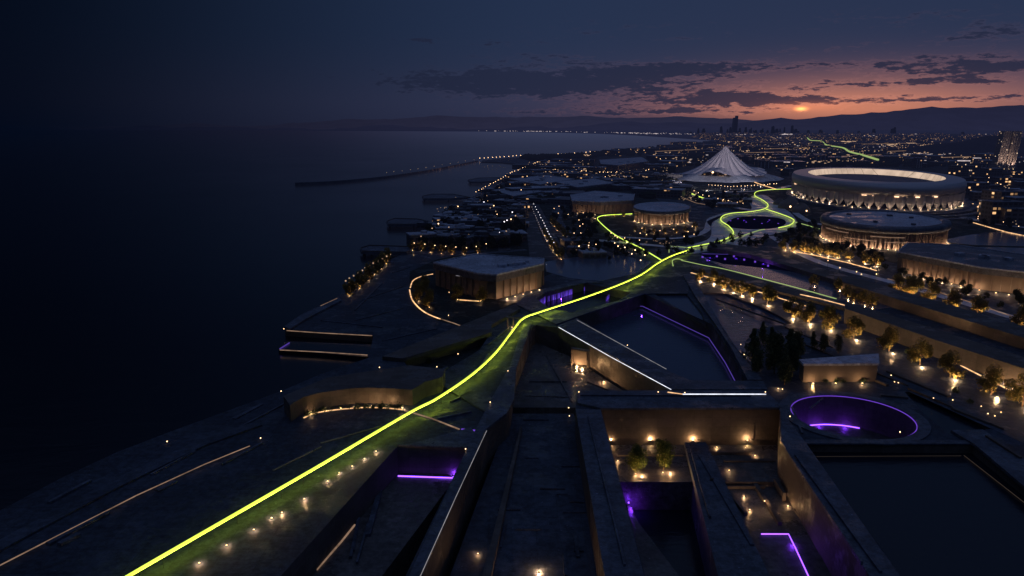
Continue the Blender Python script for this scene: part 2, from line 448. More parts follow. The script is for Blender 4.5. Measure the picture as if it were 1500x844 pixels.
sheet('pool_water', pit_loops['P1'], -2.6, M['pool'], kind='structure')
sheet('basin_water', pit_loops['D'], -1.2, M['pool'], kind='structure')
sheet('pool_water', pit_loops['P2'], -7.0, M['midwater'], kind='structure')
sheet('pool_water', pit_loops['P4'], -.8, M['midwater'], kind='structure')
sheet('pool_water', pit_loops['P5'], -.8, M['midwater'], kind='structure')
sheet('canal_water', pit_loops['G'], -4.5, M['pool'], kind='structure')
sheet('court_ground', pit_loops['H'], -4.0, M['park'], kind='structure')
sheet('pit_floor', pit_loops['O'], -10.6, M['court'], kind='structure')
# levels inside the big courts: solid blocks standing on the pit bottom
def block(name, px, z, mat, z0=ZB, **kw): return MB().prism(PX(px, z), z0, z).build(name, mat, **kw)
# court A (purple line)
zA = -8.2
block('court_floor', [(583, 694), (672, 694), (540, 870), (420, 1100), (150, 1100), (440, 860)], zA, M['court'], kind='structure')
# brown court E and slab F
block('court_floor', [(783, 500), (832, 521), (912, 572), (1000, 600), (838, 597), (745, 597), (762, 540)], -9, M['court'], kind='structure')
block('roof_slab', [(747, 606), (840, 606), (858, 655), (900, 860), (960, 1100), (590, 1100), (659, 844)], -9.5, M['deck'], label='broad speckled slab below the brown court, warm light spilling at its near end', cat='slab')
block('low_wall', [(762, 625), (765, 625), (718, 850), (700, 1000), (688, 1000), (705, 850)], -8.0, M['wall'], z0=-9.5, label='low concrete wall dividing the speckled slab lengthwise', cat='wall')
# court C
block('court_floor', [(895, 652), (1146, 652), (1150, 706), (1010, 706), (905, 706)], -11, M['court'], kind='structure')
block('court_floor', [(1040, 700), (1180, 700), (1300, 870), (1450, 1100), (1130, 1100), (1110, 844)], -12.5, M['court'], kind='structure')
block('concrete_beam', [(1003, 648), (1034, 648), (1128, 844), (1240, 1100), (1090, 1100), (1052, 844)], -8.8, M['beam'], label='sloping dark beam splitting the sunken court from its purple pool', cat='beam')
sheet('pit_water', PX([(905, 712), (1015, 712), (1075, 860), (1100, 1100), (960, 1100), (925, 850)], -20), -20, M['pool'], kind='structure')
block('pool_step', [(917, 728), (935, 765), (1000, 850), (1010, 1000), (940, 1000), (935, 850)], -18, M['court'], label='purple lit sloping step beside the black pool under the beam', cat='step')
block('planter_wall', [(1100, 702), (1106, 702), (1146, 765), (1140, 765)], -11.4, M['wall'], z0=-12.6, label='thin planter wall with warm lights in the sunken court', cat='wall')
block('planter_wall', [(1134, 702), (1140, 702), (1152, 722), (1147, 722)], -10, M['wall'], z0=-12.6, label='short stub wall next to the court retaining wall', cat='wall')

# raised beams and copings of the structure
def beam(px, z, label, mat='beam', z0=.004, name='concrete_beam', cat='beam'): return block(name, px, z, M[mat], z0=z0, label=label, cat=cat)
beam([(745, 540), (756, 538), (753, 585), (742, 605), (712, 628), (614, 850), (500, 1100), (474, 1100), (596, 850), (698, 626), (722, 580)], .9, 'long narrow concrete beam running from the green crossing down between two courts')
beam([(767, 474), (779, 472), (757, 537), (746, 539)], .9, 'upper stub of the long narrow beam directly below the green crossing')
beam([(844, 572), (1012, 572), (1122, 572), (1144, 595), (1143, 597), (881, 598), (846, 590)], .8, 'wide horizontal concrete beam carrying a bright white light line')
beam([(843, 599), (880, 600), (944, 844), (1005, 1100), (930, 1100), (886, 844)], .8, 'thick dark beam descending on one side of the two small trees')
beam([(817, 477), (845, 466), (976, 542), (1011, 557), (1118, 558), (1124, 570), (984, 570)], 1.0, 'diagonal concrete beam edged by two thin white lights')
beam([(1000, 402), (1010, 401), (1030, 430), (1068, 500), (1117, 556), (1095, 556), (1071, 509), (1046, 472), (1020, 436)], 1.2, 'tapering diagonal beam between the kite shaped pool and the mirror pool')
beam([(1143, 600), (1180, 648), (1318, 844), (1475, 1100), (1445, 1100), (1274, 844), (1144, 645)], .7, 'broad diagonal beam between the sunken court and the large dark pool')
beam([(1180, 644), (1425, 645), (1428, 650), (1180, 649.5)], .5, 'low curb along the far edge of the large dark pool', name='pool_curb', cat='curb')
beam([(1393, 630), (1440, 629), (1500, 672), (1600, 740), (1600, 790), (1500, 712), (1428, 651)], .9, 'broad concrete deck at the far corner of the large pool')
beam([(757, 446), (768, 432), (800, 422), (855, 409), (884, 414), (857, 414), (801, 427), (785, 437), (806, 453), (838, 459), (906, 441), (935, 431), (945, 430), (845, 464), (815, 475)], .7, 'angular rim deck round the purple canal', 'beam', name='canal_deck')
beam([(908, 438), (1003, 408), (1010, 415), (1008, 430), (956, 430), (944, 431)], .5, 'flat angular deck slab above the kite shaped pool', 'deck', name='deck_slab', cat='slab')
beam([(560, 522), (755, 445), (762, 452), (720, 476), (720, 487), (590, 525)], 1.6, 'dark path wall climbing from the shore to the green crossing', 'wall', name='path_wall', cat='wall')
beam([(1040, 700), (1046, 700), (1046, 701), (1040, 701)], -8, 'small concrete pier at the head of the sunken court', 'wall', z0=-11, name='concrete_pier', cat='pier')
# raised terrace on the sea side, its curved face lit from below
TZ = 5.5
terr = smooth_px([(425, 594), (448, 581), (490, 572), (540, 568), (604, 571)], 6)+[(622, 560), (648, 552), (652, 541), (600, 535), (545, 543), (480, 553), (415, 580)]
MB().prism(PX(terr, TZ), 0, TZ).build('raised_terrace', M['wall'], label='raised sea terrace with a curved uplit wall and dark shrubs at its foot', cat='terrace')
beam([(640, 551), (652, 543), (706, 566), (738, 604), (712, 604), (690, 590), (655, 570)], .6, 'crooked pale slab in the green glow beside the curve', 'deck', name='deck_slab', cat='slab')
beam([(600, 650), (690, 626), (697, 636), (684, 655), (582, 652)], .5, 'dark roof slab above the purple line in the near court', 'beam', name='roof_slab', cat='slab')
beam([(-260, 935), (-160, 870), (0, 790), (170, 700), (300, 640), (380, 616), (384, 622), (300, 652), (172, 714), (0, 806), (-150, 890), (-240, 960)], .5, 'long low step along the sea deck', 'deck', name='deck_step', cat='step')
# inlet jetty slab between the two lit lines
beam([(408, 512), (420, 500), (546, 505), (572, 495), (540, 523)], -1.6, 'dark floor of the shore inlet between two thin lights', 'pool', z0=-4, name='inlet_slab', cat='slab')
beam([(417, 478), (440, 462), (497, 436), (500, 440), (446, 468), (424, 482)], 1.0, 'low shore parapet above the inlet', 'beam', name='shore_parapet', cat='parapet')
# sea piers
for pts, lab in (([(527, 366), (541, 362), (600, 364), (603, 371), (596, 373), (529, 371)], 'dark flat pier nearest to the row of shore trees'),
                 ([(566, 326), (578, 322), (612, 323), (641, 329), (608, 331), (568, 331)], 'second dark flat pier reaching into the sea'),
                 ([(618, 289), (632, 286), (664, 286), (690, 291), (658, 293), (620, 293)], 'third flat pier with small tree, below the lit shore road'),
                 ([(685, 265), (700, 262), (742, 261), (744, 265), (705, 268), (688, 268)], 'farthest small pier under the bay shore lamps')):
    r = empty('pier', P(*pts[0]), label=lab, cat='pier')
    pp = [q-P(*pts[0]) for q in PX(pts)]
    MB().prism(pp, -.6, 1.2).build('deck', M['beam'], r)
    for q in grow(pp, -3): MB().tube((q.x, q.y, -5), (q.x, q.y, -.6), .6).build('pile', M['dark'], r)
    mb = MB(); mb.ribbon([Vector((q.x, q.y, 0)) for q in grow(pp, -1)], .3, 1.2, 2.0, closed=True); mb.build('parapet', M['wall'], r)
# breakwater causeway
cw = smooth_px([(432, 269), (490, 266.5), (560, 260), (620, 251.5), (665, 243), (700, 236)], 6)
c1 = PX(cw); c2 = [p+Vector((0, 13, 0)) for p in c1]
MB().prism(c1+c2[::-1], -4, 1.6).build('breakwater', M['darkroof'], label='long curved breakwater stretching out into the dark bay', cat='breakwater')

# ------------------------------------------------------------------ paving / paths / roads laid over the ground
def lay(name, px, mat, z=.05, sm=0): 
    q = smooth_px(px, sm, True) if sm else px
    return MB().prism(PX(q), 0.0, z, bottom=False).build(name, M[mat], kind='structure')
lay('lawn', [(600, 398), (640, 380), (700, 368), (800, 362), (800, 378), (812, 398), (730, 440), (755, 445), (700, 470), (678, 480), (640, 470), (612, 455), (600, 425)], 'park', .03)
lay('park_ground', [(600, 368), (660, 320), (760, 255), (870, 226), (1100, 224), (1480, 240), (1700, 300), (1700, 430), (1500, 400), (1340, 392), (1150, 352), (1060, 300), (960, 290), (1020, 340), (1040, 352), (930, 368), (870, 385), (800, 372), (700, 366)], 'park', .02)
lay('avenue', [(768, 300), (789, 300), (835, 382), (776, 378)], 'asphalt', .10)
lay('avenue', [(736, 306), (744, 306), (748, 368), (730, 368)], 'asphalt', .10)
lay('curving_road', [(830, 300), (822, 312), (828, 330), (850, 350), (880, 366), (900, 372), (890, 378), (850, 366), (815, 345), (806, 322), (812, 304)], 'asphalt', .09, 5)
lay('plaza', [(985, 366), (1035, 352), (1042, 335), (1035, 322), (1062, 312), (1100, 308), (1096, 290), (1120, 286), (1140, 300), (1162, 316), (1165, 334), (1130, 344), (1090, 356), (1110, 372), (1060, 366), (1010, 372)], 'pale', .12, 4)
lay('curving_road', [(905, 362), (960, 366), (1030, 357), (1040, 340), (1028, 318), (1040, 308), (1050, 322), (1056, 345), (1040, 364), (980, 374), (910, 372)], 'deck', .10, 4)
lay('oval_pool', [(1064, 327), (1080, 318.5), (1115, 317), (1146, 321), (1150, 329), (1130, 335), (1095, 336), (1068, 333)], 'darkpool', .18, 4)
lay('canal_water', [(1024, 372), (1060, 371), (1120, 380), (1180, 390), (1240, 407), (1300, 430), (1325, 446), (1282, 455), (1180, 428), (1100, 405), (1060, 392), (1036, 382)], 'palewater', .16)
lay('painted_canal_reflection', [(1025, 372.5), (1060, 372), (1120, 381), (1180, 391), (1243, 409), (1243, 414), (1180, 401), (1110, 392), (1060, 387), (1038, 381)], 'darkpool', .20)  # dark violet reflection painted as a sheet over the canal water
lay('reflecting_pool', [(798, 384), (850, 376), (905, 374), (955, 384), (935, 400), (880, 412), (835, 408), (800, 398)], 'palewater', .14)
lay('lake', [(1385, 352), (1440, 342), (1520, 340), (1600, 350), (1600, 362), (1460, 360), (1415, 358)], 'palewater', .14, 4)
lay('lake', [(1398, 366), (1440, 362), (1600, 366), (1600, 392), (1500, 388), (1450, 384)], 'palewater', .14)
lay('path', [(985, 400), (1020, 398), (1100, 432), (1250, 480), (1500, 572), (1600, 612), (1600, 690), (1500, 650), (1300, 560), (1180, 505), (1165, 474), (1080, 434)], 'deck', .06)
lay('path', [(1240, 392), (1320, 402), (1520, 458), (1520, 486), (1400, 452), (1250, 408)], 'deck', .06)

def road(name, px, w, mat='deck', z=.08):
    w3 = [P(a, b, 0) for a, b in smooth_px(px, 6)]
    return MB().ribbon(w3, w, 0, z).build(name, M[mat], kind='structure')
road('road', [(955, 262), (966, 269), (1000, 279), (1030, 292), (1062, 301), (1100, 308)], 9, 'pale', .09)
road('road', [(760, 262), (800, 285), (822, 300), (815, 318), (826, 338), (850, 355), (890, 372)], 10, 'deck', .10)
road('road', [(875, 352), (940, 358), (1000, 362), (1045, 356)], 8, 'pale', .11)
road('road', [(905, 347), (960, 350), (1010, 347), (1034, 338), (1040, 325), (1060, 316)], 6, 'pale', .12)
road('road', [(1150, 345), (1200, 366), (1290, 392), (1400, 412)], 6, 'deck', .10)
road('road', [(1130, 346), (1200, 384), (1330, 420), (1500, 470)], 7, 'pale', .09)
road('road', [(1165, 312), (1190, 326), (1240, 334)], 7, 'pale', .11)
road('road', [(1410, 318), (1460, 328), (1540, 338)], 9, 'pale', .10)
road('road', [(600, 368), (650, 374), (700, 372), (770, 366)], 6, 'deck', .10)
road('road', [(690, 292), (725, 274), (748, 258), (775, 246)], 9, 'deck', .10)
road('road', [(1055, 282), (1120, 279), (1160, 272)], 10, 'pale', .10)
# ------------------------------------------------------------------ raised diagonal terraces on the far side of the tree row
def terrace(px, z, label): return block('terrace_wall', px, z, M['wall'], z0=.0, label=label, cat='terrace wall')
terrace([(1012, 388), (1060, 395), (1120, 411), (1240, 445), (1240, 452), (1100, 417), (1014, 394)], 1.5, 'low terrace wall carrying the pale green line past the pale canal')
terrace([(1238, 442), (1282, 455), (1377, 484), (1500, 523), (1640, 566), (1640, 586), (1500, 540), (1370, 498), (1238, 452)], 7.0, 'tall diagonal terrace wall behind the nearest row of lit trees')
terrace([(1040, 354), (1100, 362), (1223, 399), (1223, 410), (1100, 373), (1036, 362)], 3.0, 'pale terrace wall above the violet canal line')
terrace([(1222, 398), (1300, 420), (1500, 478), (1640, 520), (1640, 540), (1500, 495), (1300, 434), (1222, 409)], 5.0, 'long upper terrace wall in front of the second row of lit trees')

def ledges(specs, label, group, mat='beam', cat='ledge', name='stone_ledge'):
    for (a, b, w, h, z) in specs:
        p, q = P(*a, z), P(*b, z)
        if z == 0 and not (inpoly(p.x-3, p.y+3, outer) and inpoly(q.x-3, q.y+3, outer)): continue
        MB().ribbon([p, q], w, .003, h).build(name, M[mat], label=label, cat=cat, group=group)
rl = random.Random(77)
sp_ = []
for k in range(11):      # low ledges running with the sea deck
    f = rl.uniform(.05, .95); x = 20+f*420; y = 815-.50*x+rl.uniform(-60, 34); L_ = rl.uniform(25, 90)
    sp_.append(((x, y), (x+L_, y-.53*L_), rl.uniform(.4, 1.6), rl.uniform(.3, .7), 0))
ledges(sp_, 'low stone ledge lying along the dark sea deck', 'ledges of the sea deck')
sp_ = []
for k in range(9):
    x = rl.uniform(480, 560); sp_.append(((x, 700+rl.uniform(0, 90)), (x-rl.uniform(10, 26), 760+rl.uniform(0, 70)), rl.uniform(.5, 1.4), rl.uniform(.3, 1.0), zA))
ledges(sp_, 'low ledge on the floor of the near court', 'ledges of the near court')
sp_ = []
for k in range(14):
    f = rl.random(); xl = 750-50*f; xr = 845+30*f; y = 612+200*f; x = rl.uniform(xl+6, xr-10)
    if rl.random() < .5: sp_.append(((x, y), (x+rl.uniform(14, 40), y), rl.uniform(.3, .8), rl.uniform(.15, .5), -9.5))
    else: sp_.append(((x, y), (x-(800-x)*.12, y+rl.uniform(20, 60)), rl.uniform(.3, .9), rl.uniform(.2, .6), -9.5))
ledges(sp_, 'thin raised seam on the broad speckled slab', 'seams of the speckled slab', 'deck')
ledges([((1025, 668), (1102, 800), 1.0, .5, -8.8), ((1012, 660), (1040, 760), .5, .8, -8.8), ((1165, 668), (1290, 840), .6, .6, .7), ((1150, 660), (1262, 828), .5, .9, .7), ((862, 612), (915, 830), .5, .6, .8), ((850, 580), (1100, 581), .5, .5, .8), ((1160, 598), (1175, 636), .6, .5, 0), ((1205, 585), (1186, 600), .5, .4, 0)],
       'narrow upstand running along the top of a concrete beam', 'upstands of the beams')
ledges([((905, 668), (1000, 668), .6, .5, -11), ((1040, 666), (1100, 666), .6, .9, -11), ((1060, 676), (1135, 676), 1.2, .5, -11), ((1050, 716), (1120, 716), .5, .9, -12.5), ((1070, 728), (1092, 756), .7, 1.0, -12.5), ((1165, 748), (1196, 790), 1.0, .6, -12.5)],
       'low planter edge on the floor of the sunken court', 'planter edges of the sunken court', 'wall')
ledges([((800, 520), (838, 590), .5, .5, -9), ((860, 560), (935, 590), .5, .4, -9), ((775, 560), (830, 560), .6, .5, -9), ((768, 580), (838, 582), .8, .3, -9)], 'low step on the floor of the brown court', 'steps of the brown court', 'court', 'step', 'court_step')
ledges([((1180, 506), (1330, 566), .5, .5, .06), ((1330, 570), (1470, 630), .5, .6, .06), ((1150, 480), (1220, 510), .5, .5, .06), ((1240, 540), (1300, 566), 1.2, .8, .06), ((1300, 545), (1390, 582), 1.5, .6, .06), ((1290, 580), (1330, 584), 1.0, .6, 0), ((1395, 600), (1450, 622), 1.2, .7, 0), ((1445, 640), (1495, 672), .8, .6, .9), ((1050, 440), (1150, 476), .6, .7, .06)],
       'low planting bed edge on the path below the nearest tree row', 'bed edges of the tree path', 'wall')
ledges([((520, 470), (590, 452), .7, .4, 0), ((530, 440), (590, 420), .7, .4, 0), ((470, 470), (560, 480), .6, .4, 0), ((560, 500), (640, 482), .6, .4, 0), ((575, 400), (600, 392), .8, .5, 0), ((520, 455), (560, 415), .6, .5, 0)], 'faint paving edge on the shore plaza', 'paving edges of the shore plaza')
ledges([((700, 545), (716, 520), .8, .7, 0), ((660, 590), (690, 576), .8, .6, 0), ((715, 505), (745, 480), .8, .5, 0), ((620, 560), (655, 540), .8, .8, 0), ((640, 615), (690, 604), .8, .5, 0), ((470, 650), (560, 624), .5, .4, 0), ((400, 690), (470, 655), .5, .4, 0)], 'low ledge in the green glow beside the ribbon', 'ledges beside the ribbon')
# ------------------------------------------------------------------ light lines
LAMPS = []
def line(name, pts, w, mat, z=.05, h=.25, zz=0.0, label=None, cat='light line', sm=0, closed=False, group=None, dens=None):
    q = smooth_px(pts, sm, closed) if sm else pts
    w3 = [P(a, b, zz) for a, b in q]
    if dens: w3 = densify(w3, dens)
    pp = [Vector((p.x, p.y, zz)) for p in w3]
    o = MB().ribbon(pp, w, z, z+h, closed).build(name, M[mat], label=label, cat=cat, group=group)
    if mat == 'greenfar': MB().ribbon(pp, w*.6, z-.12, z-.01, closed).build('added_underlight', M['greenfardown'], o)  # bright strip added under the ribbon to light the ground
    return o
GREEN = [(120, 886), (190, 843), (330, 762), (460, 687), (596, 607), (640, 584), (690, 550), (725, 518), (750, 486), (766, 467), (790, 457.5), (850, 438), (905, 418), (940, 402), (963, 386), (985, 374.5), (1010, 366)]
gz = 2.8
gpts = [P(a, b, gz) for a, b in smooth_px(GREEN, 8)]
gr = empty('light_ribbon', gpts[0], label='main glowing green light ribbon sweeping from the near deck to the far crossing', cat='light ribbon')
rel = [p-gpts[0] for p in gpts]
MB().ribbon(rel, .74, 0, .24).build('light_tube', M['green'], gr)
MB().ribbon(rel, .60, -.14, -.01).build('added_underlight', M['greendown'], gr)  # brighter underside, added to throw green light on the deck
dd = densify(rel, 26)
posts = None
for i, p in enumerate(dd[1:-1]):
    if i % 2: continue
    if posts is None: posts = MB().tube((0, 0, -2.8), (0, 0, -.03), .05).build('post', M['dark'], gr); o = posts
    else: o = posts.copy(); col.objects.link(o)
    o.location = p
line('light_ribbon', [(1008, 366.5), (1040, 360), (1062, 354), (1074, 345), (1068, 335), (1056, 326), (1059, 319), (1072, 315), (1096, 313), (1118, 309), (1125, 303), (1118, 296), (1106, 289), (1108, 283), (1125, 280), (1162, 278.5)], .66, 'greenfar', 1.8, .4, label='green light ribbon snaking in an S over the pale plaza to the stadium', sm=8)
line('light_ribbon', [(1068, 353.5), (1092, 345), (1110, 339), (1120, 337)], .6, 'greensoft', .5, .4, label='faint straight green light cutting across the pale plaza', sm=4)
line('light_ribbon', [(1122, 309), (1140, 315), (1158, 322), (1163, 327), (1156, 333), (1140, 337)], .62, 'greenfar', 1.8, .4, label='green light arc round the oval pool', sm=6)
line('light_ribbon', [(998, 382), (1030, 389), (1062, 395), (1120, 410), (1175, 424.5), (1225, 438.5)], .6, 'greensoft', .1, .35, 1.5, label='pale green light line running beside the canal terrace', sm=5)
line('light_ribbon', [(968, 385), (940, 368), (912, 354), (896, 344), (880, 330), (875, 322.5), (884, 318.5), (905, 317), (926, 316)], .62, 'greenfar', 1.8, .4, label='green light hook in front of the round pavilion', sm=6)
line('light_ribbon', [(980, 371), (980, 361.5), (1000, 363), (1020, 366)], .5, 'greensoft', .4, .3, label='small square green light frame at the far crossing')
line('light_ribbon', [(986, 391), (985, 383), (992, 380), (1000, 382)], .6, 'greensoft', .4, .3, label='short hooked green light at the near side of the far crossing', sm=4)
line('light_ribbon', [(1010, 283), (1022, 288), (1034, 292)], 1.4, 'greenfar', .4, .6, label='short green light stretch below the tent', sm=4)
line('light_ribbon', [(1172, 201), (1182, 204.5), (1187, 209), (1203, 210.5), (1211, 217.5), (1234, 222), (1244, 229), (1262, 234.5), (1285, 243)], 5.0, 'greensoft', 13, 3.5, label='faraway green light chain winding to the skyline', sm=4)
line('path_light', [(1000, 290), (1020, 298), (1050, 303)], .8, 'warmdim', .2, .4, label='dim light along the path below the tent')
line('path_light', [(961, 262), (966, 267.5), (980, 273), (1000, 279), (1012, 284)], 1.7, 'warm', .3, .6, label='warm light curve leading up to the tent', sm=6)
line('path_light', [(1101, 261), (1105, 267), (1118, 272), (1137, 278)], 1.9, 'warm', .3, .7, label='warm light curve on the stadium side of the tent', sm=6)
line('path_light', [(1165, 326), (1180, 330), (1200, 336)], .9, 'greensoft', .2, .4, label='faint lit path edge approaching the drum hall')
line('path_light', [(1426, 327), (1450, 334), (1475, 341), (1500, 346)], 1.0, 'warm', .2, .5, label='warm lit path between the lakes beyond the drum hall')
line('deck_light', [(-60, 862), (0, 832), (200, 729), (300, 683), (366, 656)], .34, 'warmdim', .5, .12, label='long thin warm line set in the sea deck', dens=8)
line('court_light', [(445, 613), (462, 606), (490, 601.5), (530, 598), (562, 598.5), (590, 601)], .42, 'warm', .1, .2, label='curved warm line at the foot of the terrace wall', sm=4)
line('court_light', [(592, 602), (632, 614), (673, 630)], .40, 'warmdim', .1, .3, label='short straight warm line crossing beneath the green ribbon')
line('court_light', [(676, 630), (698, 632)], .5, 'violet', .1, .3, label='tiny purple light at the end of the short warm line')
line('court_light', [(583, 698.5), (668, 701.5)], .24, 'purple', .1, .3, zA, label='straight purple light at the foot of the near court wall')
line('court_light', [(464, 836), (500, 795), (520, 770)], .35, 'warmdim', .1, .3, zA, label='dim warm line inside the near court at its deep wall')
line('beam_light', [(713, 631), (668, 728), (616, 844), (560, 970)], .16, 'whitedim', .02, .08, .9, label='hair thin pale edge light on the long narrow beam')
line('beam_light', [(1000, 578), (1122, 578)], .42, 'white', .03, .2, .8, label='bright white line on the wide horizontal beam', dens=3)
line('beam_light', [(978, 575), (1000, 578)], .3, 'warm', .03, .2, .8, label='short warm link at the end of the white beam line')
line('beam_light', [(818, 479.5), (895, 523.5), (983, 571)], .26, 'white', .02, .12, 1.0, label='thin white line on the near edge of the diagonal beam')
line('beam_light', [(845, 469), (875, 485.5), (976, 541)], .22, 'whitedim', .02, .12, 1.0, label='thin pale line on the pool edge of the diagonal beam')
line('pool_light', [(911, 451), (941, 449.5), (1038, 496)], .24, 'purplelow', .2, .3, -6.3, label='thin violet line along the far wall of the kite shaped pool')
line('pool_light', [(1038, 496), (1062, 532), (1080, 566)], .24, 'purplelow', .2, .3, -6.3, label='thin violet line down the near wall of the kite shaped pool')
line('pool_light', [(1412, 668), (1500, 737), (1560, 785)], .16, 'hair', .1, .12, -2.5, label='thin warm line down the side of the large dark pool')
line('pool_light', [(1195, 669), (1408, 668)], .10, 'hair', .02, .06, -2.5, label='hairline light at the far end of the large dark pool')
line('court_light', [(1115, 783.5), (1155, 783.5), (1166, 806), (1190, 858)], .17, 'purple', .1, .25, -12.4, label='L shaped purple light on the floor of the sunken court')
line('court_light', [(917, 728), (921, 738)], .35, 'purple', .1, .35, -17.8, label='small purple light at the tip of the black pool step')
line('court_light', [(846, 492), (852, 495)], .5, 'violet', .1, .3, -6, label='violet glint inside the pool gallery')
line('inlet_light', [(420, 485), (470, 488.5), (545, 492.5)], .45, 'warmdim', .1, .25, label='thin light on the land side of the shore inlet')
line('inlet_light', [(410, 513.5), (470, 516.5), (538, 521)], .45, 'warmdim', .1, .25, -1.5, label='thin light on the sea side of the shore inlet')
line('inlet_light', [(410, 512), (424, 503)], .5, 'purplelow', .1, .3, -1.5, label='short violet light across the mouth of the inlet')
line('inlet_light', [(545, 515), (553, 497)], .6, 'purplelow', .1, .5, -1.5, label='short violet light at the inner end of the inlet')
line('shore_light', [(441, 466), (465, 452)], .5, 'warmdim', .1, .3, label='lower thin light stretch on the shore parapet')
line('shore_light', [(470, 449), (494, 438)], .5, 'warmdim', .1, .3, label='upper thin light stretch on the shore parapet')
line('garden_light', [(600, 425), (603, 438), (611, 449), (622, 458), (634, 464), (645, 468)], .6, 'warm', .1, .3, label='curved warm line round the corner garden of the square hall', sm=6)
line('garden_light', [(601, 422), (605, 412), (616, 406), (634, 402)], .5, 'warm', .1, .3, label='upper warm line closing the curved garden', sm=6)
line('garden_light', [(647, 468.5), (664, 474), (680, 480)], .4, 'warmdim', .1, .3, label='dashed warm line continuing out of the curved garden')
line('court_light', [(667, 504), (692, 496), (717, 489)], .35, 'warm', .1, .3, label='warm line on the far rim of the sunken planted court')
line('tree_row_light', [(1012, 400), (1060, 413), (1120, 431), (1180, 449)], .6, 'warm', .1, .3, label='warm line behind the farther half of the nearest tree row', dens=6)
line('tree_row_light', [(1362, 513), (1430, 548), (1500, 583), (1560, 612)], .42, 'warm', .1, .3, label='warm line behind the nearer half of the nearest tree row', dens=5)
line('tree_row_light', [(1300, 409), (1360, 424), (1430, 446), (1500, 470)], .4, 'warmdim', .1, .3, label='warm line beneath the second row of lit trees', dens=6)
line('tree_row_light', [(1158, 368), (1200, 376), (1240, 385), (1284, 397)], .8, 'warm', .1, .3, label='warm dashed line before the trees of the drum hall', dens=7)
line('canal_light', [(1172, 432), (1200, 438), (1245, 450), (1281, 461)], .5, 'warm', .1, .3, 1.5, label='warm line along the canal terrace after the green one ends', dens=6)
line('canal_light', [(1315, 473), (1350, 483)], .6, 'warmhi', .1, .3, label='bright warm glow line under the tall terrace wall')
line('canal_light', [(1150, 389), (1195, 398), (1240, 411)], .35, 'violet', .1, .3, label='violet line under the pale terrace wall')
line('canal_light', [(1028, 372.5), (1080, 373.5), (1140, 384)], .45, 'purplelow', .1, .3, label='faint violet line where the canal begins')
# violet light painted on the walls of canal G, small lights at canal head and oval pool
def painted_glow(px, z0, h, label, mat='panel', w=.25):  # emissive panel standing for violet light on the wall
    a, b = P(*px[0], z0), P(*px[1], z0)
    MB().ribbon([a, b], w, 0, h).build('painted_wall_glow', M[mat], label=label, cat='painted wall glow')
painted_glow(((790, 449), (799, 443)), -4.4, 3.4, 'painted violet wall glow at the corner of the sunken canal')
painted_glow(((802, 442), (838, 431)), -4.4, 3.0, 'longest painted violet wall glow in the sunken canal')
painted_glow(((849, 427), (868, 423.5)), -4.4, 2.2, 'painted violet wall glow at the far end of the sunken canal')
painted_glow(((888, 441), (892, 437)), -4.4, 2.2, 'small painted violet wall glow on the near side of the canal')
k = 0
for (x, y) in ((1029, 378), (1036, 383), (1050, 377), (1062, 381), (1075, 377), (1090, 382), (1106, 385), (1125, 391)):
    line('pool_spotlight', [(x-1.2, y), (x+1.2, y+.3)], .3, 'violet', .2, 1.2, label=f'{ORD[k]} small violet pool light along the start of the canal', cat='pool light', group='violet lights in the canal'); k += 1
for (x, y) in ((1040, 378), (1078, 379), (1118, 387), (1170, 393), (1215, 404), (1090, 323), (1125, 325)):
    LAMPS.append((x, y))
k = 0
for (x, y) in ((1070, 324), (1081, 321), (1093, 326), (1105, 322), (1116, 328), (1127, 323), (1140, 328)):
    line('pool_spotlight', [(x-1.0, y), (x+1.0, y+.2)], .4, 'violet', .2, .5, label=f'{ORD[k]} small violet light across the oval pool', cat='pool light', group='violet lights in the oval pool'); k += 1
# circular pit lights
MB().ribbon([p for p in shrink_ring(CIRC, CR-.25)], .22, -.1, .10, True).build('ring_light', M['violet'], label='violet ring light round the rim of the circular pit', cat='ring light')
arc = [Vector((CIRC.x+(CR-.6)*math.cos(t), CIRC.y+(CR-.6)*math.sin(t), -10.5)) for t in [R(55+75*i/20) for i in range(21)]]
MB().ribbon(arc, .26, 0, .3).build('arc_light', M['purple'], label='purple arc light on the floor of the circular pit', cat='arc light')
MB().lathe([(CR+3.5, .02), (CR+3.5, .45), (CR+.1, .45), (CR+.1, 0)], CIRC, Vector((1, 0, 0)), Vector((0, 1, 0)), 72).build('pit_coping', M['beam'], label='raised concrete coping round the circular pit', cat='coping')

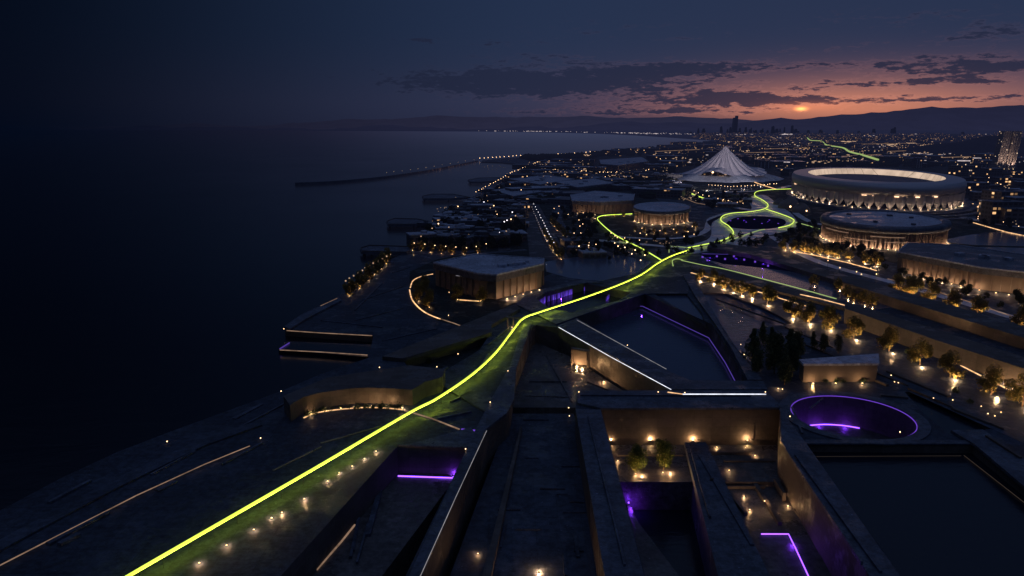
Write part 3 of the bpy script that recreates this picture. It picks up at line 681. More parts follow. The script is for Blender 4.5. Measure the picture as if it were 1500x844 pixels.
# ------------------------------------------------------------------ uplights
def spot_data(name, energy, size=R(120), color=(1, .56, .25), blend=.9, radius=.12):
    l = bpy.data.lights.new(name, 'SPOT'); l.energy = energy; l.spot_size = size; l.spot_blend = blend; l.color = color; l.shadow_soft_size = radius; return l
def point_data(name, energy, color=(1, .55, .24), radius=.15):
    l = bpy.data.lights.new(name, 'POINT'); l.energy = energy; l.color = color; l.shadow_soft_size = radius; return l
L_wall = point_data('wall_uplight', 560); L_tree = point_data('tree_uplight', 2700, (1, .60, .29), .4); L_small = point_data('garden_uplight', 260); L_court = point_data('court_uplight', 1400); L_deck = point_data('deck_light', 420, (1, .58, .30)); L_drum = point_data('drum_uplight', 2000, (1, .62, .36), .3)
L_big = point_data('facade_uplight', 900, (1, .58, .30), .3); L_purple = point_data('purple_uplight', 420, (.22, .04, 1))
fix = {}
def uplight(p, data, label, group, tilt=(0, 0), size=1.0, name='uplight', mat='lens'):
    key = (size, mat)
    if key not in fix:
        o = MB().tube((0, 0, 0), (0, 0, .22*size), .22*size, .26*size, 10).build(name, M['dark']); fix[key] = o
        ln = MB().tube((0, 0, .222*size), (0, 0, .30*size), .2*size, .17*size, 10).build('lens', M[mat], o)
    else:
        o = fix[key].copy(); col.objects.link(o); ln = [q for q in fix[key].children if q.type == 'MESH'][0].copy(); col.objects.link(ln); ln.parent = o
    o.location = p; tag(o, label, 'uplight', group)
    l = bpy.data.objects.new('uplight_beam', data); col.objects.link(l); l.parent = o
    l.location = (0, 0, .45*size); l.rotation_euler = (math.pi+tilt[0], tilt[1], 0)
    return o
# wall behind the two small trees: tilt beams slightly at the wall
def wall_lights(lst, data, z, labels, group, dy=-1.2, tilt=(R(-12), 0), size=1.4):
    for (x, y), lab in zip(lst, labels): uplight(P(x, y, z)+Vector((0, dy, 0)), data, lab, group, tilt, size)
def court_wall_lights(lst, data, z, labels, group, dy):
    for (x, y), lab in zip(lst, labels):
        p = P(x, y, z); p.y = P(1000, 598).y-dy; uplight(p, data, lab, group, size=1.1)
court_wall_lights([(897, 652), (955, 650), (1018, 650), (1098, 650)], L_court, -11,
            ['uplight in the corner of the court wall', 'uplight on the court wall behind the two trees', 'uplight at the head of the sloping beam', 'uplight on the court wall beyond the sloping beam'], 'uplights along the court wall', 1.2)
for i, q in enumerate([(956, 650), (1019, 650), (1099, 650)]):
    mbp = MB(); mbp.tube((0, 0, 0), (0, 0, 6.2), .09, .05, 6); mbp.tube((0, 0, 5.6), (.9, 0, 6.0), .05, .03, 5); mbp.tube((0, 0, 0), (0, 0, .25), .6, .5, 10)
    o = mbp.build('thin_mast', M['dark'], label=['thin mast on the court wall behind the two trees', 'thin mast at the head of the sloping beam', 'thin mast on the court wall beyond the sloping beam'][i], cat='mast', group='masts along the court wall'); o.location = P(*q, -11)+Vector((1.6, 0, 0)); o.location.y = P(1000, 598).y-.45
MISC = [((931, 695), -11, 'uplight under the first small court tree'), ((971, 693), -11, 'uplight under the second small court tree'),
        ((1050, 656), -11, 'small light beside the sloping beam head'), ((1068, 690), -11, 'small light low on the court floor by the beam'),
        ((1098, 748), -12.5, 'small light by the thin planter wall foot'), ((1090, 520), 0, 'added light at the foot of the leading dark conifer'), ((1140, 570), 0, 'added light under the dark cluster near the gallery'), ((1120, 735), -11.2, 'small light on the thin planter wall'),  # conifer and cluster lights added to lift the black trees
        ((1134, 752), -12.5, 'small light near the end of the thin planter wall'), ((1159, 732), -12.5, 'small light at the foot of the stub wall')]
for (q, z, lab) in MISC: uplight(P(*q, z), L_small, lab, 'small lights in the sunken court', size=.9)
for q, z, lab in (((724, 815), -9.5, 'uplight at the dividing low wall of the speckled slab'), ((790, 838), -9.5, 'uplight at the bottom middle of the speckled slab'),
                  ((853, 540), -9, 'uplight in the doorway under the diagonal beam'), ((845, 536), -9, 'second uplight in the doorway under the diagonal beam'),
                  ((884, 560), -9, 'uplight against the wall under the diagonal beam'), ((1003, 728), -20, 'faint light beside the black pool')):
    uplight(P(*q, z), L_court, lab, 'floor uplights', size=1.0)
for i, q in enumerate([(292, 826), (332, 800), (372, 777), (398, 760), (413, 752), (446, 732), (480, 706), (497, 694), (516, 684), (534, 673), (551, 662)]):
    uplight(P(*q), L_deck, f'{ORD[i]} small deck light below the green ribbon, counted from the near end', 'deck lights below the green ribbon', size=.9)
for i, q in enumerate([(457, 606.5), (478, 601.5), (500, 598), (523, 596), (545, 594.8), (568, 595.6), (590, 597.4)]):
    uplight(P(*q)+Vector((0, -.7, 0)), L_wall, f'{ORD[i]} uplight against the curved terrace wall', 'uplights of the curved terrace wall', (R(-10), 0))
L_well = point_data('well_light', 480, (.20, .03, 1), .6)
for i, t in enumerate((70, 100, 128)):
    p = Vector((CIRC.x+(CR-2)*math.cos(R(t)), CIRC.y+(CR-2)*math.sin(R(t)), -10.5))
    uplight(p, L_well, f'{ORD[i]} purple floor light in the circular pit', 'purple lights in the circular pit', size=.8, mat='purple')
uplight(P(665, 694, zA)+Vector((0, -1, 0)), L_purple, 'purple floor light at the corner of the near court', 'purple court lights', size=.8, mat='purple')
uplight(P(1162, 800, -12.5), point_data('floor_light', 700, (.20, .03, 1), .5), 'purple floor light beside the L shaped line', 'purple court lights', size=.8, mat='purple')
uplight(P(925, 745, -18), point_data('step_light', 900, (.20, .03, 1), .5), 'purple floor light on the step of the black pool', 'purple court lights', size=.8, mat='purple')
uplight(P(940, 462, -7), L_purple, 'purple light under the far corner of the kite shaped pool', 'purple court lights', size=.8, mat='purple')
uplight(P(693, 632, 0), L_purple, 'purple light by the tiny line next to the long beam', 'purple court lights', size=.8, mat='purple')
for i, (x, y) in enumerate(LAMPS): uplight(P(x, y, .25), point_data('canal_light', 1500, (.22, .04, 1), .3), f'{ORD[i]} added violet fill light low over the violet canal and oval pool', 'added violet fill lights of the canal', size=.9, mat='purple')  # fill lights added for the violet glow on the water
for i, (x, y) in enumerate(((803, 441), (822, 436), (852, 426), (868, 424), (884, 430))): uplight(P(x, y, -4.4)+Vector((0, -1, 0)), L_purple, f'{ORD[i]} violet floodlight in the sunken canal by the green ribbon', 'violet floodlights of the sunken canal', size=.8, mat='purple')
for i, (q, z) in enumerate((((1146, 726), -12.5), ((1154, 742), -12.5), ((1090, 728), -12.5), ((905, 676), -11), ((700, 812), -9.5), ((440, 838), zA), ((478, 800), zA), ((1106, 668), -11))): uplight(P(*q, z), L_small, f'{ORD[i]} warm floor light washing a court wall', 'warm wall washers', size=.8)
for i in range(13):
    f = i/12; q = (1372+(1520-1372)*f, 514+(586-514)*f); uplight(P(*q)+Vector((-.3, -.6, 0)), L_wall, f'{ORD[i]} warm light grazing the tall terrace wall behind the tree row', 'grazing lights of the tall terrace wall', size=.8)
for i in range(6):
    f = i/5; q = (1318+(1350-1318)*f, 475+(485-475)*f); uplight(P(*q)+Vector((0, -1, 0)), L_court, f'{ORD[i]} light in the bright glow under the tall terrace wall', 'glow lights of the tall terrace wall', size=.8)
# ------------------------------------------------------------------ bollards: single points of light
mbb = MB(); mbb.tube((0, 0, 0), (0, 0, .55), .12, .1); mbb.m = 1; mbb.ball((0, 0, .7), .17, 8, 5)
bol = None
def bollard(p, label, group):
    global bol
    if bol is None: bol = mbb.build('bollard_lamp', [M['dark'], M['lamp']]); o = bol
    else: o = bol.copy(); col.objects.link(o)
    o.location = p; tag(o, label, 'bollard lamp', group); return o
for q, z, lab in (((245, 650), 0, 'lone lamp on the sea edge above the long deck line'), ((412, 576), 5.5, 'lone lamp on the sea edge before the curved terrace'),
    ((382, 645), 0, 'lamp where the long deck line ends'), ((416, 484), 0, 'lamp on the outer corner of the inlet'), ((682, 661), .5, 'lamp at the corner above the purple court line'),
    ((833, 600), -9, 'lamp in the dark slot at the edge of the brown court'), ((834, 612), -9, 'second lamp just below the one in the dark slot'), ((848, 577), .8, 'lamp at the corner of the wide beam'),
    ((964, 577), .8, 'lamp where the diagonal beam meets the wide beam'), ((1003, 578), .8, 'lamp at the near end of the white beam line'), ((1121, 577), .8, 'lamp at the far end of the white beam line'),
    ((744, 546), .9, 'lamp on top of the long narrow beam'), ((718, 592), .5, 'lamp halfway down the long narrow beam'), ((919, 508), 1, 'lamp on the pool edge of the diagonal beam'),
    ((1085, 507), 0, 'lamp by the dark tree cluster'), ((1146, 573), 0, 'lamp at the near corner of the dark tree cluster'), ((1112, 540), 0, 'low lamp under the dark trees'),
    ((657, 464), 0, 'lamp on the lawn of the square hall'), ((658, 430), 0, 'lamp at the facade edge of the square hall'), ((671, 521), 1, 'lamp in the sunken planted court'),
    ((1157, 613), .5, 'lamp on the rim deck of the circular pit'), ((1318, 636), .5, 'lamp on the far side of the circular pit'), ((1437, 598), 0, 'lamp at the foot of a near row tree'), ((1310, 562), 0, 'lamp on the path below the tree row'),
    ((556, 541), 5.5, 'lamp on the raised sea terrace'), ((640, 540), .4, 'lamp near the crooked pale slab')):
    bollard(P(*q, z), lab, 'single lamps of the waterfront')

# ------------------------------------------------------------------ trees
def crown_mb(h, r, n, leaf, seed, shape='round', base=.30):
    rnd = random.Random(seed); mb = MB(); lobes = []
    if shape == 'round':
        for i in range(11):
            a = rnd.uniform(0, 6.28); rr = r*rnd.uniform(.15, .72); z = h*(base+.12+rnd.uniform(0, .5)); lobes.append((rr*math.cos(a), rr*math.sin(a), z, r*rnd.uniform(.30, .46)))
        lobes.append((0, 0, h*.84, r*.42))
    elif shape == 'cone':
        for i in range(13):
            t = i/12; a = rnd.uniform(0, 6.28); rr = r*(1-t)*.55; lobes.append((rr*math.cos(a), rr*math.sin(a), h*(.18+.76*t), r*(.55*(1-t)+.17)))
    else:
        for i in range(12):
            t = i/11; a = rnd.uniform(0, 6.28); rr = r*.45*rnd.random(); lobes.append((rr*math.cos(a), rr*math.sin(a), h*(.22+.70*t), r*(.42+.35*math.sin(math.pi*min(1, t+.1)))))
    for i in range(n):
        lx, ly, lz, lr = lobes[rnd.randrange(len(lobes))]
        d = Vector((rnd.gauss(0, 1), rnd.gauss(0, 1), rnd.gauss(0, .8))).normalized()*lr*(rnd.random()**.45)*1.12
        c = Vector((lx, ly, lz))+d
        a = Vector((rnd.gauss(0, 1), rnd.gauss(0, 1), rnd.gauss(0, 1))).normalized(); b = a.orthogonal().normalized(); s = leaf*rnd.uniform(.55, 1.3)
        mb.add([c-a*s, c-b*s*.6, c+a*s, c+b*s*.6], [(0, 1, 2, 3)])
    return mb, lobes
def trunk_mb(h, lobes, r=.16):
    mb = MB(); top = Vector((0, 0, h*.42)); mb.tube((0, 0, 0), top, r, r*.7, 7)
    for lx, ly, lz, lr in lobes[:7]: mb.tube(top*(.75+.03*lr), Vector((lx, ly, lz)), r*.5, r*.14, 5)
    mb.tube(top, (0, 0, h*.8), r*.6, r*.15, 5); return mb
KIND = {}
def make_kind(key, name, h, r, n, leaf, mat, shape='round', parts=True, base=.3, variants=3, cat='tree'):
    L = []
    for s in range(variants):
        cm, lobes = crown_mb(h, r, n, leaf, hash(key) % 1 + s*17+len(key)*3, shape, base); tm = trunk_mb(h, lobes, .018*h)
        if parts:
            root = empty(name, (0, -4000, -50)); tm.build('trunk', M['bark'], root); cm.build('crown', mat, root)
        else:
            cm.m = 1; cm.add(tm.v, tm.f); root = cm.build(name, [mat, M['bark']]); root.location = (0, -4000, -50)
        L.append([root, False])
    KIND[key] = L
def tree(key, p, label, group, s=1.0, light=None, llabel=None, lgroup=None, lsize=.9):
    slot = random.choice(KIND[key]); 
    if slot[1]: o = copy_tree(slot[0])
    else: o = slot[0]; slot[1] = True
    o.location = p; o.rotation_euler = (0, 0, random.uniform(0, 6.28)); k = s*random.uniform(.92, 1.08); o.scale = (k, k, k*random.uniform(.94, 1.06)); tag(o, label, 'tree', group)
    if light: uplight(Vector(p)+Vector((random.uniform(-.6, .6), -2.6*s, 0)), light, llabel, lgroup, (R(-8), 0), lsize)
    return o
make_kind('row', 'broadleaf_tree', 9.6, 4.6, 2400, .36, M['leaf'], 'round', base=.10)
M['courtleaf'] = leafmat('young_leaves', (.07, .10, .03), (.14, .16, .05), .5)
make_kind('court', 'young_tree', 9.0, 3.4, 1900, .30, M['courtleaf'], 'oval')
make_kind('big', 'evergreen_tree', 17, 4.6, 2200, .5, M['darkleaf'], 'oval')
make_kind('conifer', 'conifer_tree', 15, 3.8, 1800, .45, M['darkleaf'], 'cone')
make_kind('mid', 'park_tree', 9, 3.9, 420, .72, M['midleaf'], 'round', False, .2)
make_kind('midlit', 'lit_park_tree', 9, 4.3, 620, .62, M['leaf'], 'round', False, .06)
make_kind('bush', 'shrub', 2.2, 2.2, 260, .34, M['darkleaf'], 'round', False, 0, 2)
for i, q in enumerate([(931, 691), (972, 688)]):
    uplight(P(*q, -11)+Vector((1.5, -2.5, 0)), L_court, ['floor light just in front of the first court tree', 'floor light just in front of the second court tree'][i], 'floor lights of the court trees', size=.7)
    tree('court', P(*q, -11), ['small uplit tree on the court floor, nearer the thick beam', 'small uplit tree on the court floor, nearer the sloping beam'][i], 'two court trees', 1.0)
row1 = [(1026, 411), (1044, 415), (1057, 423), (1073, 428), (1086, 432), (1100, 436), (1124, 446), (1160, 465), (1184, 473), (1214, 482), (1250, 496), (1302, 515), (1347, 535), (1391, 553), (1452, 578), (1497, 596)]
for i, q in enumerate(row1):
    tree('row', P(*q), f'{ORD[i]} golden uplit tree of the nearest tree row, counted from the far end', 'trees of the nearest lit row', .86 if i < 6 else 1.12, L_tree, f'uplight under the {ORD[i]} tree of the nearest row', 'uplights of the nearest tree row')
row2 = [(1312, 428), (1329, 433), (1337, 434), (1363, 442), (1396, 450), (1431, 461), (1496, 482)]
for i, q in enumerate(row2):
    tree('row', P(*q), f'{ORD[i]} golden uplit tree of the second row above the long terrace', 'trees of the second lit row', 1.1, L_tree, f'uplight under the {ORD[i]} tree of the second row', 'uplights of the second tree row')
row3 = [(1148, 366), (1163, 368), (1177, 370), (1188, 371.5), (1200, 373), (1212, 374.5), (1224, 377), (1242, 381), (1265, 386), (1282, 390)]
for i, q in enumerate(row3):
    tree('midlit', P(*q), f'{ORD[i]} golden tree of the row at the foot of the drum hall', 'trees before the drum hall', 1.0, L_tree, f'uplight under the {ORD[i]} tree before the drum hall', 'uplights before the drum hall', 1.2)
for i in range(28):
    x = 1140+150*random.random(); y = 352+(x-1140)*.20+random.uniform(-4, 9)
    tree('mid', P(x, y), 'dark unlit tree in the thicket behind the golden row at the drum hall', 'dark trees behind the drum hall row', random.uniform(.7, 1.0))
row4 = [(1192, 418), (1228, 424), (1240, 437), (1249, 442), (1264, 446), (1276, 449)]
for i, q in enumerate(row4):
    tree('midlit', P(*q, .2), f'{ORD[i]} small lit tree standing along the pale canal', 'canal trees', .8, L_small, f'uplight under the {ORD[i]} canal tree', 'uplights of the canal trees')
shore_row = [(514, 432), (528, 421), (541, 410), (551, 401), (559, 393), (567, 386)]
for i, q in enumerate(shore_row):
    tree('midlit', P(*q), f'{ORD[i]} softly lit tree of the shore row, counted from the inlet', 'trees of the shore row', 1.15, L_small, f'uplight under the {ORD[i]} tree of the shore row', 'uplights of the shore row')
for i, (q, s) in enumerate([((614, 440), .9), ((624, 432), .9), ((628, 449), 1.0), ((612, 428), .8), ((622, 419), .8)]):
    tree('row', P(*q), f'{ORD[i]} tree inside the curved corner garden of the square hall', 'trees of the curved garden', s, L_small if i in (0, 2) else None, f'uplight in the curved garden under tree {ORD[i]}', 'uplights of the curved garden')
for i, q in enumerate([(670, 438), (706, 440)]):
    tree('row', P(*q), ['golden tree before the square hall, nearer the curved garden', 'golden tree before the square hall, nearer the purple canal'][i], 'trees before the square hall', .9, L_small, ['uplight below the square hall tree near the curved garden', 'uplight below the square hall tree near the canal'][i], 'uplights before the square hall')
dark_cluster = [(1102, 530, 'conifer', .95), (1116, 505, 'conifer', .7), (1134, 548, 'big', .9), (1155, 534, 'conifer', 1.0), (1149, 564, 'big', .62), (1128, 520, 'conifer', .8), (1168, 525, 'big', .6), (1190, 512, 'conifer', .55), (1206, 516, 'big', .5), (1228, 518, 'big', .45), (1108, 548, 'big', .55), (1160, 548, 'big', .7)]
for i, (x, y, k, s) in enumerate(dark_cluster):
    tree(k, P(x, y), f'{ORD[i]} tall dark tree of the unlit cluster by the mirror pool', 'dark tree cluster', s)
# shrubs
for i in range(12):
    x = 450+i*12.2; y = 612-.0012*0-13.5*math.sin(math.pi*.5*min(1, (i+1)/7))+2.6
    tree('bush', P(x, y-3), f'{ORD[i]} dark shrub along the foot of the curved terrace wall', 'shrubs of the terrace wall', random.uniform(.5, .9))
for i, q in enumerate([(1190, 558), (1208, 560), (1223, 559), (1236, 560), (1262, 559), (640, 520), (655, 515), (672, 508), (690, 502), (628, 531), (1290, 500), (1330, 518), (1420, 590), (1400, 575)]):
    z = -4 if q[0] < 700 else 0
    tree('bush', P(*q, z), ('dark shrub in the sunken planted court' if z else 'dark shrub by the path and the low gallery'), 'planted court shrubs' if z else 'path shrubs', random.uniform(.6, 1))

# ------------------------------------------------------------------ buildings
def hall(px, z, label, base=(0, 0), name='hall', roofmat='roof', wallmat='bronze', fins=4.5, fh=.62, group=None, cat='building', skip=False, lights=None, lab=''):
    """polygonal hall: walls with vertical fins, deep roof fascia, inset roof"""
    pts = PX(px, z); c = sum(pts, Vector((0, 0, 0)))/len(pts); c.z = 0
    root = empty(name, c, label=label, cat=cat, group=group); q = [Vector((p.x-c.x, p.y-c.y, 0)) for p in pts]
    ar = sum(q[i].x*q[(i+1) % len(q)].y-q[(i+1) % len(q)].x*q[i].y for i in range(len(q)))
    if ar < 0: q = q[::-1]
    zi = z*(1-.30)
    inn = grow(q, -1.4)
    MB().prism(inn, 0, zi).build('wall', M[wallmat], root)
    MB().prism(q, zi+.003, z-.8).build('fascia', M['darkroof'], root)
    mb = MB(); mb.ribbon(grow(q, -.6), 1.0, z-.8, z, True); mb.build('parapet', M['roof'], root)
    MB().prism(grow(q, -1.2), z-.797, z-.45, bottom=False).build('roof', M[roofmat], root); rf_ = col.objects[-1] if False else root.children[-1]
    n = len(inn)
    for i in range(n):
        a, b = inn[i], inn[(i+1) % n]; d = (b-a); L = d.length; d.normalize(); nn = Vector((d.y, -d.x, 0))
        k = int(L/fins)
        if (a+b).y/2 > max(p.y for p in inn)*.6 and k > 3: continue
        for j in range(1, k):
            p = a+d*(L*j/k)+nn*.55; MB().box((p.x, p.y, zi*.5), (.5, 1.1, zi-.02), math.atan2(d.y, d.x)).build('fin', M[wallmat], root)
    r = random.Random(int(px[0][0]*10)); 
    for i in range(4):
        p = q[0].lerp(q[len(q)//2], r.uniform(.3, .7))+Vector((r.uniform(-6, 6), r.uniform(-4, 4), 0)); MB().box((p.x, p.y, z+.3), (r.uniform(3, 7), r.uniform(2, 5), 1.5), r.random()).build('rooftop_unit', M['roof'], rf_)
    if lights:
        for j, (e0, e1, nn_) in enumerate(lights):
            for t in range(nn_):
                f = (t+.5)/nn_; a = (e0[0]+(e1[0]-e0[0])*f, e0[1]+(e1[1]-e0[1])*f)
                uplight(P(*a)+Vector((0, -.8, 0)), L_big, f'{ORD[min(19, t)]} uplight along the {["front", "side"][j % 2]} wall of the {lab}', 'uplights of the '+lab, (R(-14), 0), 1.6)
    return root
# square hall near the shore
hall([(634, 384), (697, 371), (798, 378), (797, 386), (727, 402), (700, 400)], 14, 'big square hall with pale sloped roof and dark glass front beside the curved garden', name='exhibition_hall', fins=5,
     lights=[((737, 440), (796, 423.5), 5)], lab='square hall')
line('hall_light', [(668, 404), (722, 411)], .3, 'whitedim', 0, .2, 9.6, label='thin light slot across the front of the square hall')
line('garden_light', [(673, 440), (702, 442)], .8, 'warm', .1, .3, label='bright warm line before the square hall')
# long hall with uplit fins at the right
hall([(1330, 355), (1400, 358), (1500, 372), (1620, 388), (1620, 420), (1500, 398), (1440, 392), (1313, 368)], 13, 'long low hall with uplit vertical fins beyond the second tree row', name='colonnade_hall', fins=4, roofmat='darkroof',
     lights=[((1318, 400), (1440, 427), 9), ((1448, 428), (1560, 445), 6)], lab='long fin hall')
hall([(835, 285), (872, 279), (930, 284), (928, 293), (880, 296), (838, 294)], 13, 'flat roofed hall with uplit fins behind the green hook', name='pavilion_hall', fins=5, lights=[((882, 316), (927, 314), 5), ((840, 312), (878, 316), 3)], lab='hall behind the green hook')
hall([(878, 234), (940, 230), (950, 236), (905, 242), (880, 240)], 13, 'wide flat hall with uplit front near the bay', name='pavilion_hall', fins=8, lights=[((884, 252.5), (905, 252.5), 3), ((908, 252), (947, 246.5), 4)], lab='hall near the bay')
hall([(745, 262), (800, 256), (842, 262), (790, 270)], 10, 'low dark hall among the seaside trees', name='pavilion_hall', fins=8)
hall([(812, 266), (870, 261), (900, 268), (846, 274)], 10, 'low dark hall with bluish roof between shore and tent', name='pavilion_hall', fins=8)
hall([(720, 278), (768, 273), (796, 280), (752, 287)], 9, 'low bluish roofed hall beside the head of the avenue', name='pavilion_hall', fins=8)
hall([(1060, 214), (1078, 213), (1082, 216), (1062, 217)], 10, 'small far hall behind the tent tip', name='pavilion_hall', fins=20)
# low uplit gallery by the dark trees
g0 = [(1172, 518), (1283, 521), (1284, 530), (1170, 528)]
rt = empty('garden_gallery', P(1228, 560), label='low stone gallery with three warm uplights by the dark trees', cat='building')
gp = [p-P(1228, 560) for p in (PX([(1170, 553), (1176, 560), (1283, 559), (1283, 544)]))]
MB().prism(gp, 0, 6.2).build('wall', M['cladding'], rt)
MB().prism(grow(gp, .5), 6.203, 7.0).build('roof', M['roof'], rt)
wall_lights([(1190, 562), (1223, 562), (1262, 562)], L_wall, 0, ['uplight at the near end of the low gallery', 'uplight in the middle of the low gallery front', 'uplight at the far end of the low gallery front'], 'uplights of the low gallery', -.6)
# small portals under the crossing
rt = empty('portal', P(752, 478), label='small lit portal under the green crossing', cat='portal')
for dx in (-2.6, 0, 2.6): MB().box((dx, 0, 2), (.5, 1.2, 4)).build('jamb', M['cladding'], rt)
MB().box((0, 0, 4.3), (6.6, 1.8, .6)).build('lintel', M['beam'], rt)
uplight(P(750, 480), L_small, 'uplight inside the small portal', 'floor uplights')
rt = empty('doorway', P(850, 537, -9), label='tall lit doorway in the wall under the diagonal beam', cat='doorway')
for dx, dy in ((-3.4, 2), (3.2, -2)): MB().box((dx, dy, 3.6), (.8, .8, 7.2)).build('jamb', M['cladding'], rt)
MB().box((0, 0, 7.5), (8, 1.4, .6), -.5).build('lintel', M['beam'], rt)
MB().box((0, 2.4, 3.3), (6.5, .3, 6.6), -.5).build('back_panel', M['cladding'], rt)

# round pavilion 1
def affine(L, Rr, Bk, Fr, z):
    l, r, b, f = P(*L, z), P(*Rr, z), P(*Bk, z), P(*Fr, z); c = (l+r+b+f)/4; c.z = 0
    A = (r-l)/2; B = (b-f)/2; A.z = B.z = 0; return c, A, B
O = Vector((0, 0, 0))
def ring_spots(c, A, B, k, n, z, data, lab, grp, t0, t1, size=1.8, inward=True):
    for i in range(n):
        t = t0+(t1-t0)*(i+.5)/n; p = c+A*(k*math.cos(t))+B*(k*math.sin(t)); p.z = z
        d = (c-p); d.z = 0; d.normalize()
        o = uplight(p, data, lab.format(ORD[min(i, 19)]), grp, size=size)
        l = [q for q in o.children if q.type == 'LIGHT'][0]; l.rotation_euler = Vector((d.x*.35, d.y*.35, 1)).to_track_quat('-Z', 'Y').to_euler()
c, A, B = affine((927, 302), (1011, 303), (970, 295.5), (970, 310), 13)
rt = empty('round_pavilion', c, label='round pavilion with pale disc roof and warm uplit bays', cat='building')
MB().lathe([(.90, 0), (.90, 9.2)], O, A, B, 48).build('wall', M['bronze'], rt, smooth=True)
MB().lathe([(.90, 9.2), (1, 9.4), (1, 12.4), (.98, 13)], O, A, B, 48).build('fascia', M['darkroof'], rt, smooth=True)
MB().lathe([(.98, 13), (.93, 12.6), (0.001, 12.8)], O, A, B, 48).build('roof', M['roof'], rt)
for i in range(36):
    t = 2*math.pi*i/36; p = A*(.93*math.cos(t))+B*(.93*math.sin(t))
    MB().box((p.x, p.y, 4.6), (.7, 1.5, 9.1), math.atan2(p.y, p.x)+math.pi/2).build('pier', M['bronze'], rt)
ring_spots(c, A, B, 1.0, 9, 0, L_drum, '{} uplight round the round pavilion', 'uplights of the round pavilion', R(195), R(345))
# second round pavilion
c, A, B = affine((846, 295), (880, 296), (862, 291), (862, 299.5), 9)
# drum hall
c, A, B = affine((1201.5, 315), (1392, 323), (1290, 307.5), (1302, 334), 17); DC = (c, A, B)
rt = empty('drum_hall', c, label='great oval drum hall with dark ribbed wall lit from its foot', cat='building')
MB().lathe([(.94, 0), (.955, 11.8)], O, A, B, 120).build('wall', M['bronze'], rt, smooth=True)
MB().lathe([(.955, 11.8), (1.0, 12.4), (1.0, 15.6), (.985, 17), (.88, 17.2), (.86, 16.2)], O, A, B, 120).build('fascia', M['beam'], rt, smooth=True)
rf_ = MB().lathe([(.86, 16.2), (0.001, 16.9)], O, A, B, 120).build('roof', M['roof'], rt)
mb = MB()
for i in range(150):
    t = 2*math.pi*i/150; p = A*(.953*math.cos(t))+B*(.953*math.sin(t)); p2 = p*1.012
    d = (p2-p).length; mb.box(((p.x+p2.x)/2, (p.y+p2.y)/2, 5.9), (.35, d+.5, 11.7), math.atan2(p.y, p.x)+math.pi/2)
mb.build('ribs', M['bronze'], rt)
for i, (t0, t1, z) in enumerate(((205, 236, 9.6), (256, 285, 9.2), (232, 262, 5.8), (268, 296, 5.4))):
    ar = [A*(.972*math.cos(R(t0+(t1-t0)*k/12)))+B*(.972*math.sin(R(t0+(t1-t0)*k/12))) for k in range(13)]
    MB().ribbon(ar, .5, z, z+.5).build('light_slot', M['warmdim'], rt)
mb = MB()
for (a, r_, s_) in ((1.2, .3, 6), (4.4, .5, 4), (2.7, .6, 4), (0.3, .45, 3), (5.3, .7, 3)):
    p = A*(r_*math.cos(a))+B*(r_*math.sin(a)); MB().box((p.x, p.y, 17.3), (s_, s_*.7, 1.2), a).build('hatch', M['darkroof'], rf_)
pass
ring_spots(c, A, B, .985, 26, 0, L_drum, '{} uplight at the foot of the drum hall', 'uplights of the drum hall', R(185), R(352), 1.5)

# stadium
c, A, B = affine((1156.5, 251.5), (1412, 262.5), (1277, 245.5), (1288, 268.5), 30); SC = (c, A, B)
rt = empty('stadium', c, label='huge white oval stadium with glowing inner rim and petal facade', cat='stadium')
MB().lathe([(.965, 17.0), (.982, 18.2), (.993, 20.5), (1.0, 24), (.996, 27.5), (.98, 30)], O, A, B, 160).build('fascia', M['shell'], rt, smooth=True)
MB().lathe([(.98, 30), (.90, 30.9), (.79, 30.4)], O, A, B, 160).build('roof', M['shell'], rt, smooth=True)
MB().lathe([(.79, 30.4), (.785, 29.2), (.765, 22.5)], O, A, B, 160).build('inner_lining', M['lining'], rt, smooth=True)
MB().lathe([(.765, 22.5), (.74, 22.3), (.70, 19.5), (.58, 13), (.56, 10.5), (.42, 4), (.40, 2.5)], O, A, B, 120).build('stands', M['seat'], rt)
MB().lathe([(.40, 2.5), (0.001, 2.5)], O, A, B, 60).build('pitch', M['darkleaf'], rt)
MB().lathe([(.965, 17.0), (.90, 16.5), (.88, 3.0), (.88, 2.0)], O, A, B, 120).build('inner_wall', M['glass'], rt, smooth=True)
MB().lathe([(.86, 2.2), (1.04, 2.2), (1.06, 1.4), (1.06, 0)], O, A, B, 120).build('podium', M['beam'], rt)
NP = 58; pet = None
for i in range(NP):
    t0 = 2*math.pi*i/NP; dt = math.pi/NP; mb = MB()
    rows = [(-.16, .955, 2.2), (-.62, .960, 5.6), (-.98, .965, 9.5), (-.98, .970, 17.3)]
    vs = []
    for w, rr, z in rows:
        for s_ in (w, 0, -w):
            rr2 = rr+(.026 if s_ == 0 else 0); t = t0+dt*s_; p = A*(rr2*math.cos(t))+B*(rr2*math.sin(t)); vs.append((p.x, p.y, z))
    mb.add(vs, [(3*j+k, 3*j+k+1, 3*j+k+4, 3*j+k+3) for j in range(3) for k in range(2)]); mb.build('petal_panel', M['petal'], rt)
ring_spots(c, A, B, .985, 36, 2.2, point_data('petal_uplight', 800, (1, .68, .44), .5), '{} uplight under the stadium petals', 'uplights of the stadium', R(180), R(360), 2.0)
for i, (t0, t1) in enumerate(((262, 269), (281, 287), (293, 297), (305, 309), (198, 204))):
    ar = [A*(.978*math.cos(R(t0+(t1-t0)*k/6)))+B*(.978*math.sin(R(t0+(t1-t0)*k/6))) for k in range(7)]
    MB().ribbon(ar, .8, 16.2, 17.1).build('canopy_light', M['canopy'], rt)
ar = [A*(.972*math.cos(R(205+110*k/60)))+B*(.972*math.sin(R(205+110*k/60))) for k in range(61)]
for k in range(0, 60, 3): MB().ribbon(ar[k:k+2], .5, 15.8, 16.6).build('canopy_light', M['warmdim'], rt)
